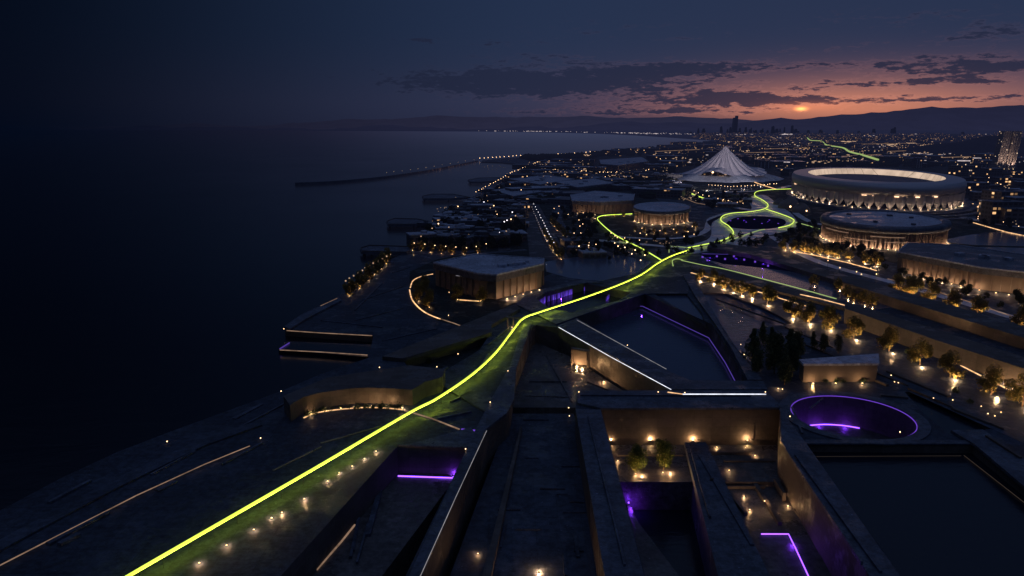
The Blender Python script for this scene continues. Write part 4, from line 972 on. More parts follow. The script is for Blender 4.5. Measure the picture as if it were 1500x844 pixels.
for k, (rr, z, a0, a1) in enumerate(((1.10, 1.4, 250, 380), (1.20, .9, 262, 378), (1.31, .5, 270, 372))):
    ar = [c+A*(rr*math.cos(R(a0+(a1-a0)*j/40)))+B*(rr*math.sin(R(a0+(a1-a0)*j/40))) for j in range(41)]
    MB().ribbon(ar, 7, .05, z).build('stadium_steps', M['beam'], label=['inner', 'middle', 'outer'][k]+' sweeping step terrace round the stadium podium', cat='steps')

# tent
TCc = P(1060, 263)
rt = empty('tent_pavilion', TCc, label='tall pleated tent pavilion with a pointed peak', cat='pavilion')
X_, Y_ = Vector((1, 0, 0)), Vector((0, 1, 0)); NPl = 22
def tmod(r, z, t):
    ple = abs(math.cos(t*NPl/2)); k = 1+.05*(ple-.5)*min(1, r/8)
    lift = 0
    if r > 44: lift = max(0, math.sin(t*3+math.pi*.5+.0))**2*7.5*min(1, (r-44)/18)*(1 if math.sin(t) < .3 else .4)
    return r*k, z+lift+1.2*(ple-.5)*min(1, r/20)
MB().lathe([(1.2, 58.5), (3.2, 57), (6, 53), (11, 48), (17, 42.5), (25, 35.5), (34, 28.5), (43, 22.5), (52, 17.5), (61, 13.5), (71, 10)], O, X_, Y_, 176, mod=tmod).build('canopy', M['tent'], rt)
MB().lathe([(1.6, 55), (1.2, 58.5), (0.05, 59)], O, X_, Y_, 12).build('finial', M['shell'], rt)
def smod(r, z, t): return r*(1+.10*math.cos(5*t+.8)), z+2.0*max(0, math.cos(5*t+.8))*(1 if r < 95 else 0)
MB().lathe([(66, 9.5), (74, 7.2), (82, 5.0), (88, 3.0), (94, .8)], O, X_*1.0, Y_, 120, mod=smod).build('skirt_roof', M['roof'], rt, smooth=True)
MB().lathe([(50, 0), (50, 9)], O, X_, Y_, 60).build('inner_wall', M['winbright'], rt)
for i in range(14):
    t = 2*math.pi*i/14; MB().tube((58*math.cos(t), 58*math.sin(t), 0), (52*math.cos(t), 52*math.sin(t), 12), .6).build('mast', M['shell'], rt)
for i, (x, y, e) in enumerate(((1044, 252.5, 1), (1086, 254, 1), (1028, 252, .6), (1067, 254.5, .6), (1103, 262, 1), (1001, 262, 1), (1133, 258, .6), (1054, 262, .5))):
    z = 11 if i in (0, 1, 2, 3) else 3
    p = P(x, y, z)-TCc
    MB().ball(p, 1.5*e, 8, 5).build('lamp', M['warmhi'], rt)
tsp = spot_data('tent_floodlight', 330000, R(100), (.98, .84, .86), 1.0, 1.0)
for i, (x, y) in enumerate(((1010, 276), (1036, 280), (1062, 281), (1090, 279), (1115, 274))):
    o = uplight(P(x, y), tsp, f'{ORD[i]} floodlight aimed at the tent', 'floodlights of the tent', size=2)
    d = TCc+Vector((0, 0, 30))-o.location; [q for q in o.children if q.type == 'LIGHT'][0].rotation_euler = d.to_track_quat('-Z', 'Y').to_euler()
# cone shells by the stadium
for i, (x, y, s) in enumerate(((1152, 305, 1.0), (1171, 311, .8), (1141, 300, .6))):
    p = P(x, y); rt = empty('shell_kiosk', p, rz=.5*i, label=['larger', 'squat', 'smallest'][i]+' cone shaped shell kiosk beside the stadium', cat='kiosk')
    MB().lathe([(12*s, 0), (11.5*s, 3.5*s), (9.5*s, 7*s), (6*s, 9.6*s), (.01, 11*s)], O, X_, Y_, 24, mod=lambda r, z, t: (r*(1+.2*math.cos(t)), z*(1+.25*math.cos(t)))).build('shell', M['bronze'], rt, smooth=True)
    MB().ball((0, -11.5*s, 3*s), .9*s).build('lamp', M['warmhi'], rt)

# towers
rt = empty('twin_tower', P(1467, 252), label='tall pale faceted tower at the edge of the city', cat='tower')
def slab_tower(pts_b, pts_t, z): 
    n = len(pts_b); rows = 12; vs = []
    for k in range(rows+1):
        f = k/rows
        for a, b in zip(pts_b, pts_t): vs.append((a[0]+(b[0]-a[0])*f, a[1]+(b[1]-a[1])*f, z*f))
    fs = [(k*n+i, k*n+(i+1) % n, (k+1)*n+(i+1) % n, (k+1)*n+i) for k in range(rows) for i in range(n)]+[tuple(range(rows*n, rows*n+n))]
    return MB().add(vs, fs)
for nm, x0, x1, y0, y1, xs in (('shaft', -19, -3, -8, 10, 6), ('shaft', -1.5, 17, -10, 8, 8)):
    slab_tower([(x0, y0), (x1, y0-3), (x1, y1), (x0, y1)], [(x0+xs+3, y0), (x1+xs, y0), (x1+xs, y1), (x0+xs+3, y1)], 84).build(nm, M['tower'], rt)
MB().box((-.5, 0, 3), (44, 26, 6)).build('podium', M['cladding'], rt)
for (xa, xs) in ((-19.2, 9), (-13.5, 8), (-8, 7), (-2.6, 6), (3.2, 10), (9.5, 9), (16.6, 8)):
    MB().tube((xa, -10.8 if xa < -2 else -13.2, 0), (xa+xs, -8.6 if xa < -2 else -10.6, 85), .5, .4, 5).build('rib', M['shell'], rt)
for i, dx in enumerate((-16, -6, 4, 13)): uplight(P(1467, 252)+Vector((dx, -16, 6.1)), spot_data('tower_uplight', 90000, R(60), (1, .68, .48)), f'{ORD[i]} floodlight at the foot of the pale tower', 'floodlights of the pale tower', (R(-5), 0), 3)
for i, (x, yb, yt, w, mt, lab) in enumerate(((1409, 258, 236, 17, 'tower', 'stout pale tower with a lit crown beyond the stadium'), (1432, 257, 240, 20, 'win', 'dark square block right beside the stout pale tower'), (1430, 240, 232, 11, 'winbright', 'short lit tower rising behind the dark square block'),
         (1343, 246, 232, 12, 'win', 'slim dark block directly above the stadium roof'), (1152, 247, 238, 9, 'winbright', 'small lit block between tent and stadium'), (1118, 246, 236, 18, 'win', 'wide dark slab behind the tent'), (1200, 238, 228, 20, 'win', 'faint reddish slab behind the stadium'),
         (1420, 259, 248, 5, 'tower', 'thin pale pylon beside the stout pale tower'))):
    p = P(x, yb); w_ = w/px_per_m(p); h = (CAMH)*(yb-yt)/(yb-188.0)
    rt = empty('city_tower', p, rz=random.uniform(-.2, .2), label=lab, cat='tower')
    MB().box((0, 0, h/2), (w_, w_*.7, h), 0, .94).build('shaft', M[mt], rt)
    MB().box((0, 0, h+.8), (w_*.8, w_*.55, 1.6)).build('crown', M['farlampw' if i in (0, 2, 4) else 'darkroof'], rt)
    for k in range(3): MB().box((-w_*.3+w_*.3*k, -w_*.34, h*.45), (w_*.05, w_*.06, h*.9)).build('fin', M['shell'], rt)
# far skyline
rnd = random.Random(5)
def simple_tower(name, x, yb, w, hpx, mat, label, group=None):
    p = P(x, yb); w_ = w/px_per_m(p); h = hpx/px_per_m(p)
    mb = MB(); mb.box((0, 0, h/2), (w_, w_, h), 0, .88); mb.box((w_*.1, 0, h+h*.04), (w_*.5, w_*.5, h*.08)); mb.box((0, -w_*.3, h*.3), (w_*1.3, w_*.6, h*.6*.9))
    o = mb.build(name, M[mat], label=label, cat='tower', group=group); o.location = p; o.rotation_euler = (0, 0, rnd.uniform(-.3, .3)); return o
p = P(1075.5, 195.6); rt = empty('supertall_tower', p, label='single very tall tower dominating the far skyline', cat='tower')
k = 1/px_per_m(p)
for nm, x0, w, h in (('shaft', -1.6, 3.4, 22.5), ('shaft', 1.2, 3.0, 25.3)): slab_tower([((x0-w/2)*k, -60), ((x0+w/2)*k, -60), ((x0+w/2)*k, 60), ((x0-w/2)*k, 60)], [((x0+.9-w/2*.8)*k, -50), ((x0+.9+w/2*.8)*k, -50), ((x0+.9+w/2*.8)*k, 50), ((x0+.9-w/2*.8)*k, 50)], h*k).build(nm, M['farglass'], rt)
for i in range(46):
    x = rnd.gauss(1105, 48) if i < 34 else rnd.uniform(1000, 1420)
    if abs(x-1075) < 5: x += 9
    simple_tower('skyline_tower', x, 195.5+rnd.uniform(-.6, 1), rnd.uniform(1.6, 4.2), abs(rnd.gauss(4, 3.2))+1.5, 'farglass', 'small dark tower of the far skyline under the sunset', 'far skyline towers')
for i, (x, w, h) in enumerate(((844, 9, 5), (852, 7, 4), (862, 12, 5.5), (872, 6, 4), (836, 5, 2))):
    simple_tower('shore_block', x, 229.6, w, h, 'win', f'{ORD[i]} dark block of the group on the bay shore', 'blocks on the bay shore')

# ------------------------------------------------------------------ town scatter
AV = [( [(900, 286), (960, 286), (1020, 295), (1020, 345), (900, 345)] )]
def blocked(x, y):
    # keep footprints of the named buildings and open waters free (image plan used only as a map)
    for poly in ([(915, 297), (1025, 297), (1025, 342), (915, 342)], [(830, 285), (932, 278), (935, 320), (835, 320)], [(872, 230), (955, 228), (955, 258), (872, 258)],
                 [(985, 243), (1148, 243), (1150, 284), (985, 284)], [(1150, 245), (1440, 245), (1490, 300), (1480, 330), (1400, 372), (1200, 372), (1150, 320)],
                 [(768, 298), (790, 298), (838, 384), (770, 384)], [(1445, 240), (1490, 240), (1490, 258), (1445, 258)], [(632, 368), (802, 368), (802, 450), (632, 450)],
                 [(1310, 364), (1700, 364), (1700, 450), (1310, 434)], [(1380, 335), (1700, 335), (1700, 395), (1380, 395)], [(1020, 285), (1170, 285), (1170, 345), (1020, 350)],
                 [(806, 298), (832, 298), (905, 366), (895, 380), (806, 350)], [(1400, 238), (1442, 238), (1442, 262), (1400, 262)]):
        if inpoly(x, y, poly): return True
    return False
def scat(poly, n, rnd, mind=0.0, test=True):
    xs = [p[0] for p in poly]; ys = [p[1] for p in poly]; out = []; k = 0
    while len(out) < n and k < n*60:
        k += 1; x, y = rnd.uniform(min(xs), max(xs)), rnd.uniform(min(ys), max(ys))
        if not inpoly(x, y, poly) or (test and blocked(x, y)): continue
        if mind and any(abs(a-x)+abs(b-y)*2.5 < mind for a, b in out): continue
        out.append((x, y))
    return sorted(out, key=lambda q: q[1])
SPR = shore
# low town buildings, mid distance (each with parts), then far ones
def town_house(p, w, d, h, rz, mat, label, group, parts):
    if parts:
        rt = empty('town_building', p, rz=rz, label=label, cat='building', group=group)
        MB().box((0, 0, h/2), (w, d, h)).build('wall', M[mat], rt)
        rf_ = MB().box((0, 0, h+.35), (w+.8, d+.8, .7)).build('roof', M['roof' if rnd.random() < .55 else 'darkroof'], rt)
        for _ in range(2): MB().box((rnd.uniform(-.3, .3)*w, rnd.uniform(-.3, .3)*d, h+1.3), (w*.14, d*.16, 1.3)).build('rooftop_unit', M['darkroof'], rf_)
    else:
        mb = MB(); mb.box((0, 0, h/2), (w, d, h)); mb.m = 1; mb.box((0, 0, h+.4), (w*1.02, d*1.02, .8)); mb.box((w*.1, 0, h+1.6), (w*.2, d*.3, 2))
        o = mb.build('town_building', [M[mat], M['roof' if rnd.random() < .5 else 'darkroof']], label=label, cat='building', group=group); o.location = p; o.rotation_euler = (0, 0, rz)
rnd = random.Random(11)
for (x, y) in scat([(770, 240), (870, 232), (985, 232), (985, 290), (900, 284), (800, 300), (760, 290)], 34, rnd, 18):
    p = P(x, y); town_house(p, rnd.uniform(28, 75), rnd.uniform(20, 40), rnd.uniform(5, 11), rnd.uniform(-.5, .5), 'win', 'low dark flat roofed building in the seaside quarter', 'seaside quarter buildings', True)
for (x, y) in scat([(1150, 300), (1240, 345), (1190, 350), (1140, 350)], 2, rnd, 30): pass
for (x, y) in scat([(1400, 258), (1520, 252), (1520, 330), (1440, 330), (1420, 290)], 26, rnd, 13, False):
    p = P(x, y); town_house(p, rnd.uniform(18, 48), rnd.uniform(14, 30), rnd.uniform(7, 22), rnd.uniform(-.4, .4), rnd.choice(['win', 'winbright']), 'low block with scattered lit windows in the quarter beside the stadium', 'stadium quarter buildings', True)
for (x, y) in scat([(650, 300), (760, 262), (765, 362), (620, 362)], 16, rnd, 20):
    p = P(x, y); town_house(p, rnd.uniform(16, 30), rnd.uniform(10, 20), rnd.uniform(4, 7), rnd.uniform(-.4, .4), 'win', 'low villa half hidden in the seaside wood', 'villas of the seaside wood', True)
for (x, y) in scat([(960, 212), (1060, 208), (1500, 208), (1560, 244), (1000, 246), (880, 230)], 90, rnd, 11):
    p = P(x, y); s = (y-188)/40
    town_house(p, rnd.uniform(25, 110)*(1.3-s*.4), rnd.uniform(25, 70), rnd.uniform(5, 20), rnd.uniform(-.6, .6), rnd.choice(['win', 'win', 'winbright']), 'small flat building in the wide city plain', 'city plain buildings', False)
mb = MB()
for (x, y) in scat([(1010, 197.5), (1500, 196.5), (1540, 209), (1060, 206)], 110, rnd, 4):
    p = P(x, y); h = rnd.uniform(8, 35); mb.box((p.x, p.y, h/2), (rnd.uniform(80, 300), rnd.uniform(60, 160), h), rnd.uniform(-.6, .6))
for (x, y) in scat([(960, 212), (1060, 208), (1500, 208), (1560, 222), (1000, 224), (930, 222)], 80, rnd, 6):
    p = P(x, y); h = rnd.uniform(5, 18); mb.box((p.x, p.y, h/2), (rnd.uniform(25, 100), rnd.uniform(25, 70), h), rnd.uniform(-.6, .6))
mb.build('distant_city', M['winbright'], kind='stuff')
for (x, y) in scat([(690, 306), (766, 300), (764, 362), (690, 360)], 10, rnd, 16):
    p = P(x, y); town_house(p, rnd.uniform(12, 22), rnd.uniform(8, 14), rnd.uniform(4, 8), rnd.uniform(-.4, .4), 'win', 'small villa between the shore wood and the avenue', 'villas by the avenue', True)
for (x, y) in scat([(770, 240), (870, 232), (985, 226), (1150, 262), (1150, 245), (985, 290), (900, 284), (800, 300), (760, 290)], 60, rnd, 9):
    p = P(x, y); town_house(p, rnd.uniform(14, 40), rnd.uniform(10, 24), rnd.uniform(4, 10), rnd.uniform(-.7, .7), rnd.choice(['win', 'winbright']), 'small flat house in the fabric behind the halls', 'small houses behind the halls', False)
for (x, y) in scat([(1030, 296), (1100, 284), (1100, 300), (1060, 308)], 5, rnd, 14, False):
    p = P(x, y); town_house(p, rnd.uniform(12, 26), rnd.uniform(8, 16), 4, rnd.uniform(-.5, .5), 'winbright', 'low kiosk roof in the park below the tent', 'kiosks below the tent', False)
for (x, y) in scat([(1440, 300), (1510, 300), (1510, 330), (1440, 322)], 5, rnd, 14, False):
    p = P(x, y); town_house(p, rnd.uniform(16, 34), rnd.uniform(10, 20), 5, rnd.uniform(-.5, .5), 'winbright', 'low lit building between stadium and lakes', 'low buildings by the lakes', False)
for (x, y) in scat([(838, 345), (905, 366), (890, 384), (830, 380)], 4, rnd, 14, False):
    p = P(x, y); town_house(p, rnd.uniform(10, 22), rnd.uniform(8, 14), 4, rnd.uniform(-.5, .5), 'win', 'low waterside building by the reflecting pool', 'low buildings by the reflecting pool', False)
for (x, y) in scat([(612, 364), (650, 318), (700, 298), (768, 268), (766, 362)], 46, rnd, 7):
    p = P(x, y); town_house(p, rnd.uniform(10, 26), rnd.uniform(7, 14), rnd.uniform(7, 10), rnd.uniform(-.5, .5), 'winbright', 'little flat roof showing between the seaside trees', 'little roofs between the seaside trees', False)
# park and wood trees
rnd2 = random.Random(21)
WOOD = [(600, 367), (627, 350), (642, 334), (652, 314), (690, 302), (706, 293), (724, 279), (766, 262), (790, 268), (766, 300), (764, 364), (735, 366)]
for (x, y) in scat(WOOD, 120, rnd2, 5, True):
    tree('mid', P(x, y), 'dark round tree of the seaside wood', 'trees of the seaside wood', rnd2.uniform(.7, 1.35))
for (x, y) in scat([(838, 318), (860, 345), (910, 362), (1010, 366), (1035, 350), (1022, 338), (915, 342), (872, 320)], 40, rnd2, 4, False):
    if inpoly(x, y, [(868, 314), (900, 314), (985, 372), (960, 372), (880, 338)]): continue
    tree('mid', P(x, y), 'dark tree in the park round the round pavilion', 'trees round the round pavilion', rnd2.uniform(.5, .8))
k = 0
for (x, y) in [(808, 326), (812, 331), (817, 336), (821, 340), (826, 345), (831, 350), (837, 355), (843, 359), (850, 363)]:
    tree('midlit', P(x, y), f'{ORD[k]} golden tree of the diagonal row beside the curving road', 'diagonal golden row', .8, L_small, f'uplight under the {ORD[k]} tree beside the curving road', 'uplights beside the curving road'); k += 1
k = 0
for (x, y) in [(797, 345), (801, 352), (806, 359), (811, 366), (816, 373), (822, 378), (735, 330), (734, 345), (733, 358)]:
    tree('midlit', P(x, y), f'{ORD[k]} golden tree lining the avenue', 'avenue trees', .8, L_small, f'uplight under the {ORD[k]} avenue tree', 'avenue uplights'); k += 1
for (x, y) in scat([(820, 300), (872, 322), (868, 345), (905, 366), (868, 384), (838, 378), (850, 362), (806, 322)], 30, rnd2, 4, False):
    tree('mid', P(x, y), 'dark tree between the curving road and the green hook', 'trees by the curving road', rnd2.uniform(.6, .95))
for (x, y) in scat([(985, 284), (1100, 284), (1095, 300), (1060, 312), (1030, 305), (1000, 296)], 20, rnd2, 4, False):
    tree('mid', P(x, y), 'dark tree in the park below the tent', 'trees below the tent', rnd2.uniform(.6, 1))
for (x, y) in scat([(1180, 322), (1205, 330), (1204, 352), (1150, 345), (1165, 335)], 16, rnd2, 4, False):
    tree('mid', P(x, y), 'dark tree between the oval pool and the drum hall', 'trees by the oval pool', rnd2.uniform(.5, .8))
for (x, y) in scat([(1290, 386), (1500, 440), (1520, 452), (1500, 462), (1300, 408)], 26, rnd2, 5, False):
    tree('mid', P(x, y), 'dark hedge tree behind the second lit row', 'dark trees behind the second row', rnd2.uniform(.4, .75))
for (x, y) in scat([(1420, 300), (1500, 300), (1520, 338), (1420, 332)], 16, rnd2, 4, False):
    tree('mid', P(x, y), 'dark tree between the stadium steps and the lakes', 'trees beside the lakes', rnd2.uniform(.6, 1))
# dense undergrowth of the woods as one mass
def wood_mass(name, poly, n, s0, s1):
    mb = MB()
    cms = [crown_mb(9, 3.9, 200, .85, 50+k, 'round', .05)[0] for k in range(4)]
    for (x, y) in scat(poly, n, rnd2, 0, True):
        p = P(x, y); cm = rnd2.choice(cms); s = rnd2.uniform(s0, s1); a = rnd2.uniform(0, 6.28); ca, sa = math.cos(a)*s, math.sin(a)*s
        mb.add([(p.x+v[0]*ca-v[1]*sa, p.y+v[0]*sa+v[1]*ca, v[2]*s) for v in cm.v], cm.f)
    mb.build(name, M['midleaf'], kind='stuff')
wood_mass('seaside_woodland', WOOD, 320, .5, 1.0)
wood_mass('park_woodland', [(806, 300), (870, 322), (868, 345), (915, 362), (1020, 366), (1038, 348), (1022, 338), (915, 342), (940, 330), (1180, 322), (1204, 352), (1030, 372), (868, 384), (838, 378), (850, 362)], 60, .4, .8)
# far woodland as one mass
mb = MB()
def lump(mb, p, r, h, rr):
    n = 7; vs = [(p.x, p.y, h)]+[(p.x+r*math.cos(6.28*i/n)*rr.uniform(.8, 1.1), p.y+r*math.sin(6.28*i/n)*rr.uniform(.8, 1.1), h*.62*rr.uniform(.8, 1.2)) for i in range(n)]+[(p.x+r*.9*math.cos(6.28*i/n), p.y+r*.9*math.sin(6.28*i/n), 0) for i in range(n)]
    mb.add(vs, [(0, 1+i, 1+(i+1) % n) for i in range(n)]+[(1+i, 8+i, 8+(i+1) % n, 1+(i+1) % n) for i in range(n)])
for (x, y) in scat([(770, 250), (860, 229), (1056, 207.5), (1500, 209), (1560, 250), (1440, 262), (1150, 262), (990, 262), (960, 292), (900, 284), (790, 300), (765, 290)], 2600, rnd2):
    p = P(x, y); lump(mb, p, rnd2.uniform(4, 9)*(1+60/(y-188)*.3), rnd2.uniform(4, 10), rnd2)
mb.build('far_woodland', M['midleaf'], kind='stuff')
mb = MB()
for (x, y) in scat([(760, 232), (840, 229.5), (1000, 214), (1054, 207.8), (1056, 210), (1000, 217), (850, 232), (780, 236)], 500, rnd2, 0, False):
    p = P(x, y); lump(mb, p, rnd2.uniform(6, 16), rnd2.uniform(6, 16), rnd2)
mb.build('coastal_woodland', M['midleaf'], kind='stuff')

# ------------------------------------------------------------------ street lamps
lamp_protos = {}
def street_lamp(p, label, group, mat='lamp', rr=None):
    r = rr or max(.30, p.y*.00040); key = (mat, round(r, 1))
    if key not in lamp_protos:
        mb = MB(); h = 5.5; mb.tube((0, 0, 0), (0, 0, h), .09+r*.1, .06+r*.08, 6); mb.m = 1; mb.ball((0, 0, h+r*.6), round(r, 1) or r, 6, 4)
        o = mb.build('street_lamp', [M['dark'], M[mat]]); lamp_protos[key] = o
    else: o = lamp_protos[key].copy(); col.objects.link(o)
    o.location = p; tag(o, label, 'street lamp', group); return o
def lamp_run(pts, n, label, group, mat='lamp', jit=.6, rr=None):
    w = PX(pts); segs = [(b-a).length for a, b in zip(pts_v(pts), pts_v(pts)[1:])]; T = sum(segs)
    for i in range(n):
        t = (i+.5)/n*T; j = 0
        while t > segs[j] and j < len(segs)-1: t -= segs[j]; j += 1
        a, b = pts[j], pts[j+1]; f = t/segs[j]; x = a[0]+(b[0]-a[0])*f+rnd2.uniform(-jit, jit); y = a[1]+(b[1]-a[1])*f+rnd2.uniform(-jit, jit)*.3
        street_lamp(P(x, y), label, group, mat, rr)
def pts_v(p): return [Vector(q) for q in p]
lamp_run([(777, 306), (786, 330), (795, 352), (802, 366)], 18, 'white lamp along the middle of the avenue', 'avenue centre lamps', 'farlampw', .5, .3)
lamp_run([(781, 304), (796, 335), (812, 368)], 15, 'white lamp on the inner side of the avenue', 'avenue inner lamps', 'lampw', .4, .28)
lamp_run([(746, 310), (745, 330), (743, 364)], 10, 'warm lamp along the narrow second avenue', 'second avenue lamps', 'lamp', .4)
lamp_run([(600, 366), (640, 371), (690, 375), (720, 366)], 8, 'warm lamp along the path behind the square hall', 'path lamps behind the square hall')
lamp_run([(696, 288), (725, 272), (745, 259), (775, 246), (790, 240)], 26, 'warm lamp along the shore road of the bay', 'shore road lamps', 'lamp', 1.0)
lamp_run([(700, 235), (760, 231), (840, 227), (880, 224)], 30, 'warm lamp on the causeway to the breakwater', 'causeway lamps', 'lamp', .8)
lamp_run([(560, 258), (620, 250.5), (665, 242), (700, 236)], 12, 'faint lamp along the breakwater', 'breakwater lamps', 'farlamp', .8, .5)
lamp_run([(850, 254), (885, 257), (935, 256), (960, 250)], 18, 'warm lamp along the street before the hall near the bay', 'bay hall lamps', 'lamp', 1.2)
lamp_run([(1035, 276), (1070, 279), (1110, 277), (1140, 274)], 22, 'warm lamp along the forecourt of the tent', 'tent forecourt lamps', 'lamp', 1.0)
lamp_run([(966, 268), (1000, 278), (1030, 292), (1060, 300), (1090, 306)], 18, 'warm lamp along the winding road below the tent', 'winding road lamps', 'lamp', 1.6)
lamp_run([(575, 383), (540, 403), (505, 428)], 12, 'tiny warm lamp along the shore promenade', 'promenade lamps', 'farlamp', 1.2, .5)
for (x, y) in scat(WOOD, 26, rnd2, 8): street_lamp(P(x, y)+Vector((0, 0, 4)), 'small lamp glinting among the trees of the seaside wood', 'lamps of the seaside wood', rnd2.choice(['lamp', 'farlamp', 'lampw']), .45)
for (x, y) in scat([(870, 345), (1030, 340), (1030, 352), (960, 364), (900, 360)], 14, rnd2, 8, False): street_lamp(P(x, y), 'small lamp in the park before the round pavilion', 'lamps of the round pavilion park')
for (x, y) in scat([(810, 300), (870, 325), (900, 366), (860, 378), (810, 340)], 14, rnd2, 8, False): street_lamp(P(x, y), 'small lamp in the park by the curving road', 'lamps of the curving road park')
for (x, y) in scat([(770, 250), (860, 234), (985, 232), (985, 290), (880, 284), (800, 296)], 46, rnd2, 7): street_lamp(P(x, y), 'warm street lamp in the seaside quarter', 'lamps of the seaside quarter', rnd2.choice(['lamp', 'lamp', 'farlamp']))
for (x, y) in scat([(1400, 262), (1520, 258), (1520, 345), (1430, 335)], 34, rnd2, 7, False): street_lamp(P(x, y), 'warm street lamp in the quarter beside the stadium', 'lamps of the stadium quarter')
for (x, y) in scat([(1150, 372), (1290, 400), (1310, 430), (1180, 395)], 8, rnd2, 10, False): street_lamp(P(x, y), 'small lamp beside the upper terrace', 'lamps of the upper terrace', 'lamp', .3)
for (x, y) in scat([(1180, 500), (1480, 610), (1480, 625), (1300, 570)], 7, rnd2, 14, False): bollard(P(x, y), 'small warm bollard on the path before the nearest tree row', 'path bollards')
# reflecting-pool side lights
for (x, y) in [(848, 372), (862, 371), (905, 372), (915, 374), (930, 378), (925, 384), (944, 386), (938, 394), (918, 366), (900, 367)]:
    street_lamp(P(x, y), 'lamp beside the reflecting pool under the green crossing', 'reflecting pool lamps', 'lamp', .42)
# city lights: uncountable
def lights_mass(name, polys, mat, h=6):
    mb = MB()
    for poly, n, sz in polys:
        pts = scat(poly, int(n*.35), rnd2, 0, True)
        for (cx_, cy_) in scat(poly, max(3, n//12), rnd2, 0, True):
            sx = rnd2.uniform(4, 26); sl = rnd2.gauss(0, .02)
            for _ in range(8):
                dx = rnd2.gauss(0, sx); q = (cx_+dx, cy_+dx*sl+rnd2.gauss(0, .25))
                if inpoly(q[0], q[1], poly) and not blocked(*q): pts.append(q)
        for (x, y) in pts:
            p = P(x, y); s = sz/px_per_m(p)*rnd2.uniform(.4, 1.15); mb.box((p.x, p.y, h+rnd2.uniform(0, 5)), (s*rnd2.choice([1, 1, 1.6, 3]), s, s*.7), 0)
    mb.build(name, M[mat], kind='stuff')
lights_mass('city_lights', [([(960, 214), (1060, 209), (1500, 209), (1560, 244), (1000, 244), (880, 230)], 620, 1.0), ([(1056, 205), (1060, 198), (1540, 197), (1540, 209)], 330, .9),
                            ([(1210, 209), (1250, 207.5), (1255, 209.5), (1215, 211)], 20, 1.3), ([(1290, 214), (1330, 211), (1375, 215), (1330, 219)], 60, 1.2), ([(770, 244), (860, 230), (985, 228), (985, 262), (800, 280)], 150, 1.0)], 'farlamp')
lights_mass('white_city_lights', [([(960, 214), (1060, 209), (1500, 209), (1560, 244), (1000, 244), (880, 230)], 150, 1.0), ([(1056, 205), (1060, 198), (1540, 197), (1540, 209)], 110, .9)], 'farlampw')
lights_mass('far_shore_lights', [([(700, 192.4), (820, 194.0), (935, 197.2), (1050, 199.5), (1160, 199.5), (1160, 197.6), (1050, 196.6), (940, 195.6), (820, 193), (700, 191.8)], 330, .85), ([(1030, 197), (1160, 197.5), (1160, 199), (1030, 198.6)], 120, 1.1)], 'farlampw', 10)
lights_mass('garden_lights', [([(645, 300), (766, 262), (766, 362), (610, 364)], 90, .55), ([(770, 250), (870, 232), (985, 232), (985, 290), (900, 284), (800, 296)], 260, .7), ([(806, 300), (870, 320), (868, 345), (1020, 366), (960, 372), (868, 380), (838, 376)], 120, .6),
    ([(985, 284), (1100, 284), (1095, 302), (1050, 310), (1000, 300)], 80, .7), ([(1400, 262), (1520, 258), (1520, 345), (1430, 335)], 130, .8)], 'farlamp', .8)
# golden trees between halls, lit from below
k = 0
for (x, y) in [(838, 316), (848, 317), (858, 318), (869, 319), (900, 317), (914, 317), (930, 338), (944, 340), (958, 341), (974, 342), (990, 341), (1004, 339), (1018, 334)]:
    tree('midlit', P(x, y), f'{ORD[k]} golden tree in the arc of trees before the twin halls', 'golden trees before the twin halls', rnd2.uniform(.45, .6), L_small, f'uplight under the {ORD[k]} tree before the twin halls', 'uplights before the twin halls', .8); k += 1
k = 0
for (x, y) in [(604, 366), (618, 367), (632, 369), (646, 371), (662, 372), (680, 372), (700, 370)]:
    tree('midlit', P(x, y), f'{ORD[k]} golden tree along the path behind the square hall', 'golden trees behind the square hall', rnd2.uniform(.7, .9), L_small, f'uplight under the {ORD[k]} tree behind the square hall', 'uplights behind the square hall', .8); k += 1
for i, (a, b, w) in enumerate((((1180, 237), (1290, 231), 2.5), ((1300, 226), (1420, 221), 4), ((1120, 222), (1190, 219.5), 4), ((1240, 214.5), (1330, 212.5), 7), ((1380, 236), (1460, 233), 2.5), ((960, 226), (1030, 222.5), 3), ((1090, 228), (1150, 227), 2.5), ((1350, 205.5), (1470, 204.5), 12))):
    q = [P(a[0]+(b[0]-a[0])*f/16, a[1]+(b[1]-a[1])*f/16) for f in range(17)]
    o = MB().ribbon(q, w, 9, 10.5).build('lit_street', M['warmdim'], label=f'{ORD[i]} thin line of street light crossing the city plain', cat='lit street', group='lit streets of the city plain')
# ------------------------------------------------------------------ hills
def ridge(name, pts, dist, mat, lab=None, seed=1, rough=1.0):
    rr = random.Random(seed); n = 240; vs = []; fs = []
    x0, x1 = pts[0][0], pts[-1][0]
    ph = [rr.uniform(0, 6.28) for _ in range(14)]
    for i in range(n+1):
        x = x0+(x1-x0)*i/n
        for a, b in zip(pts, pts[1:]):
            if a[0] <= x <= b[0]: f = (x-a[0])/(b[0]-a[0]); f = f*f*(3-2*f); y = a[1]+(b[1]-a[1])*f; break
        amp = sum(math.sin(x*.022*1.62**k+ph[k])*1.5/1.42**k for k in range(13))*rough
        X = (x-750)/F*dist/cp*1.0; h = (188-y+amp)/F*dist*1.03+CAMH; h = max(h, 5)
        vs += [(X, dist, h), (X*.985, dist-dist*.05, h*.45), (X*.96, dist-dist*.10, -5)]
    for i in range(n):
        for k in range(2): fs.append((3*i+k, 3*i+3+k, 3*i+4+k, 3*i+1+k))
    MB().add(vs, fs).build(name, mat, kind='structure')
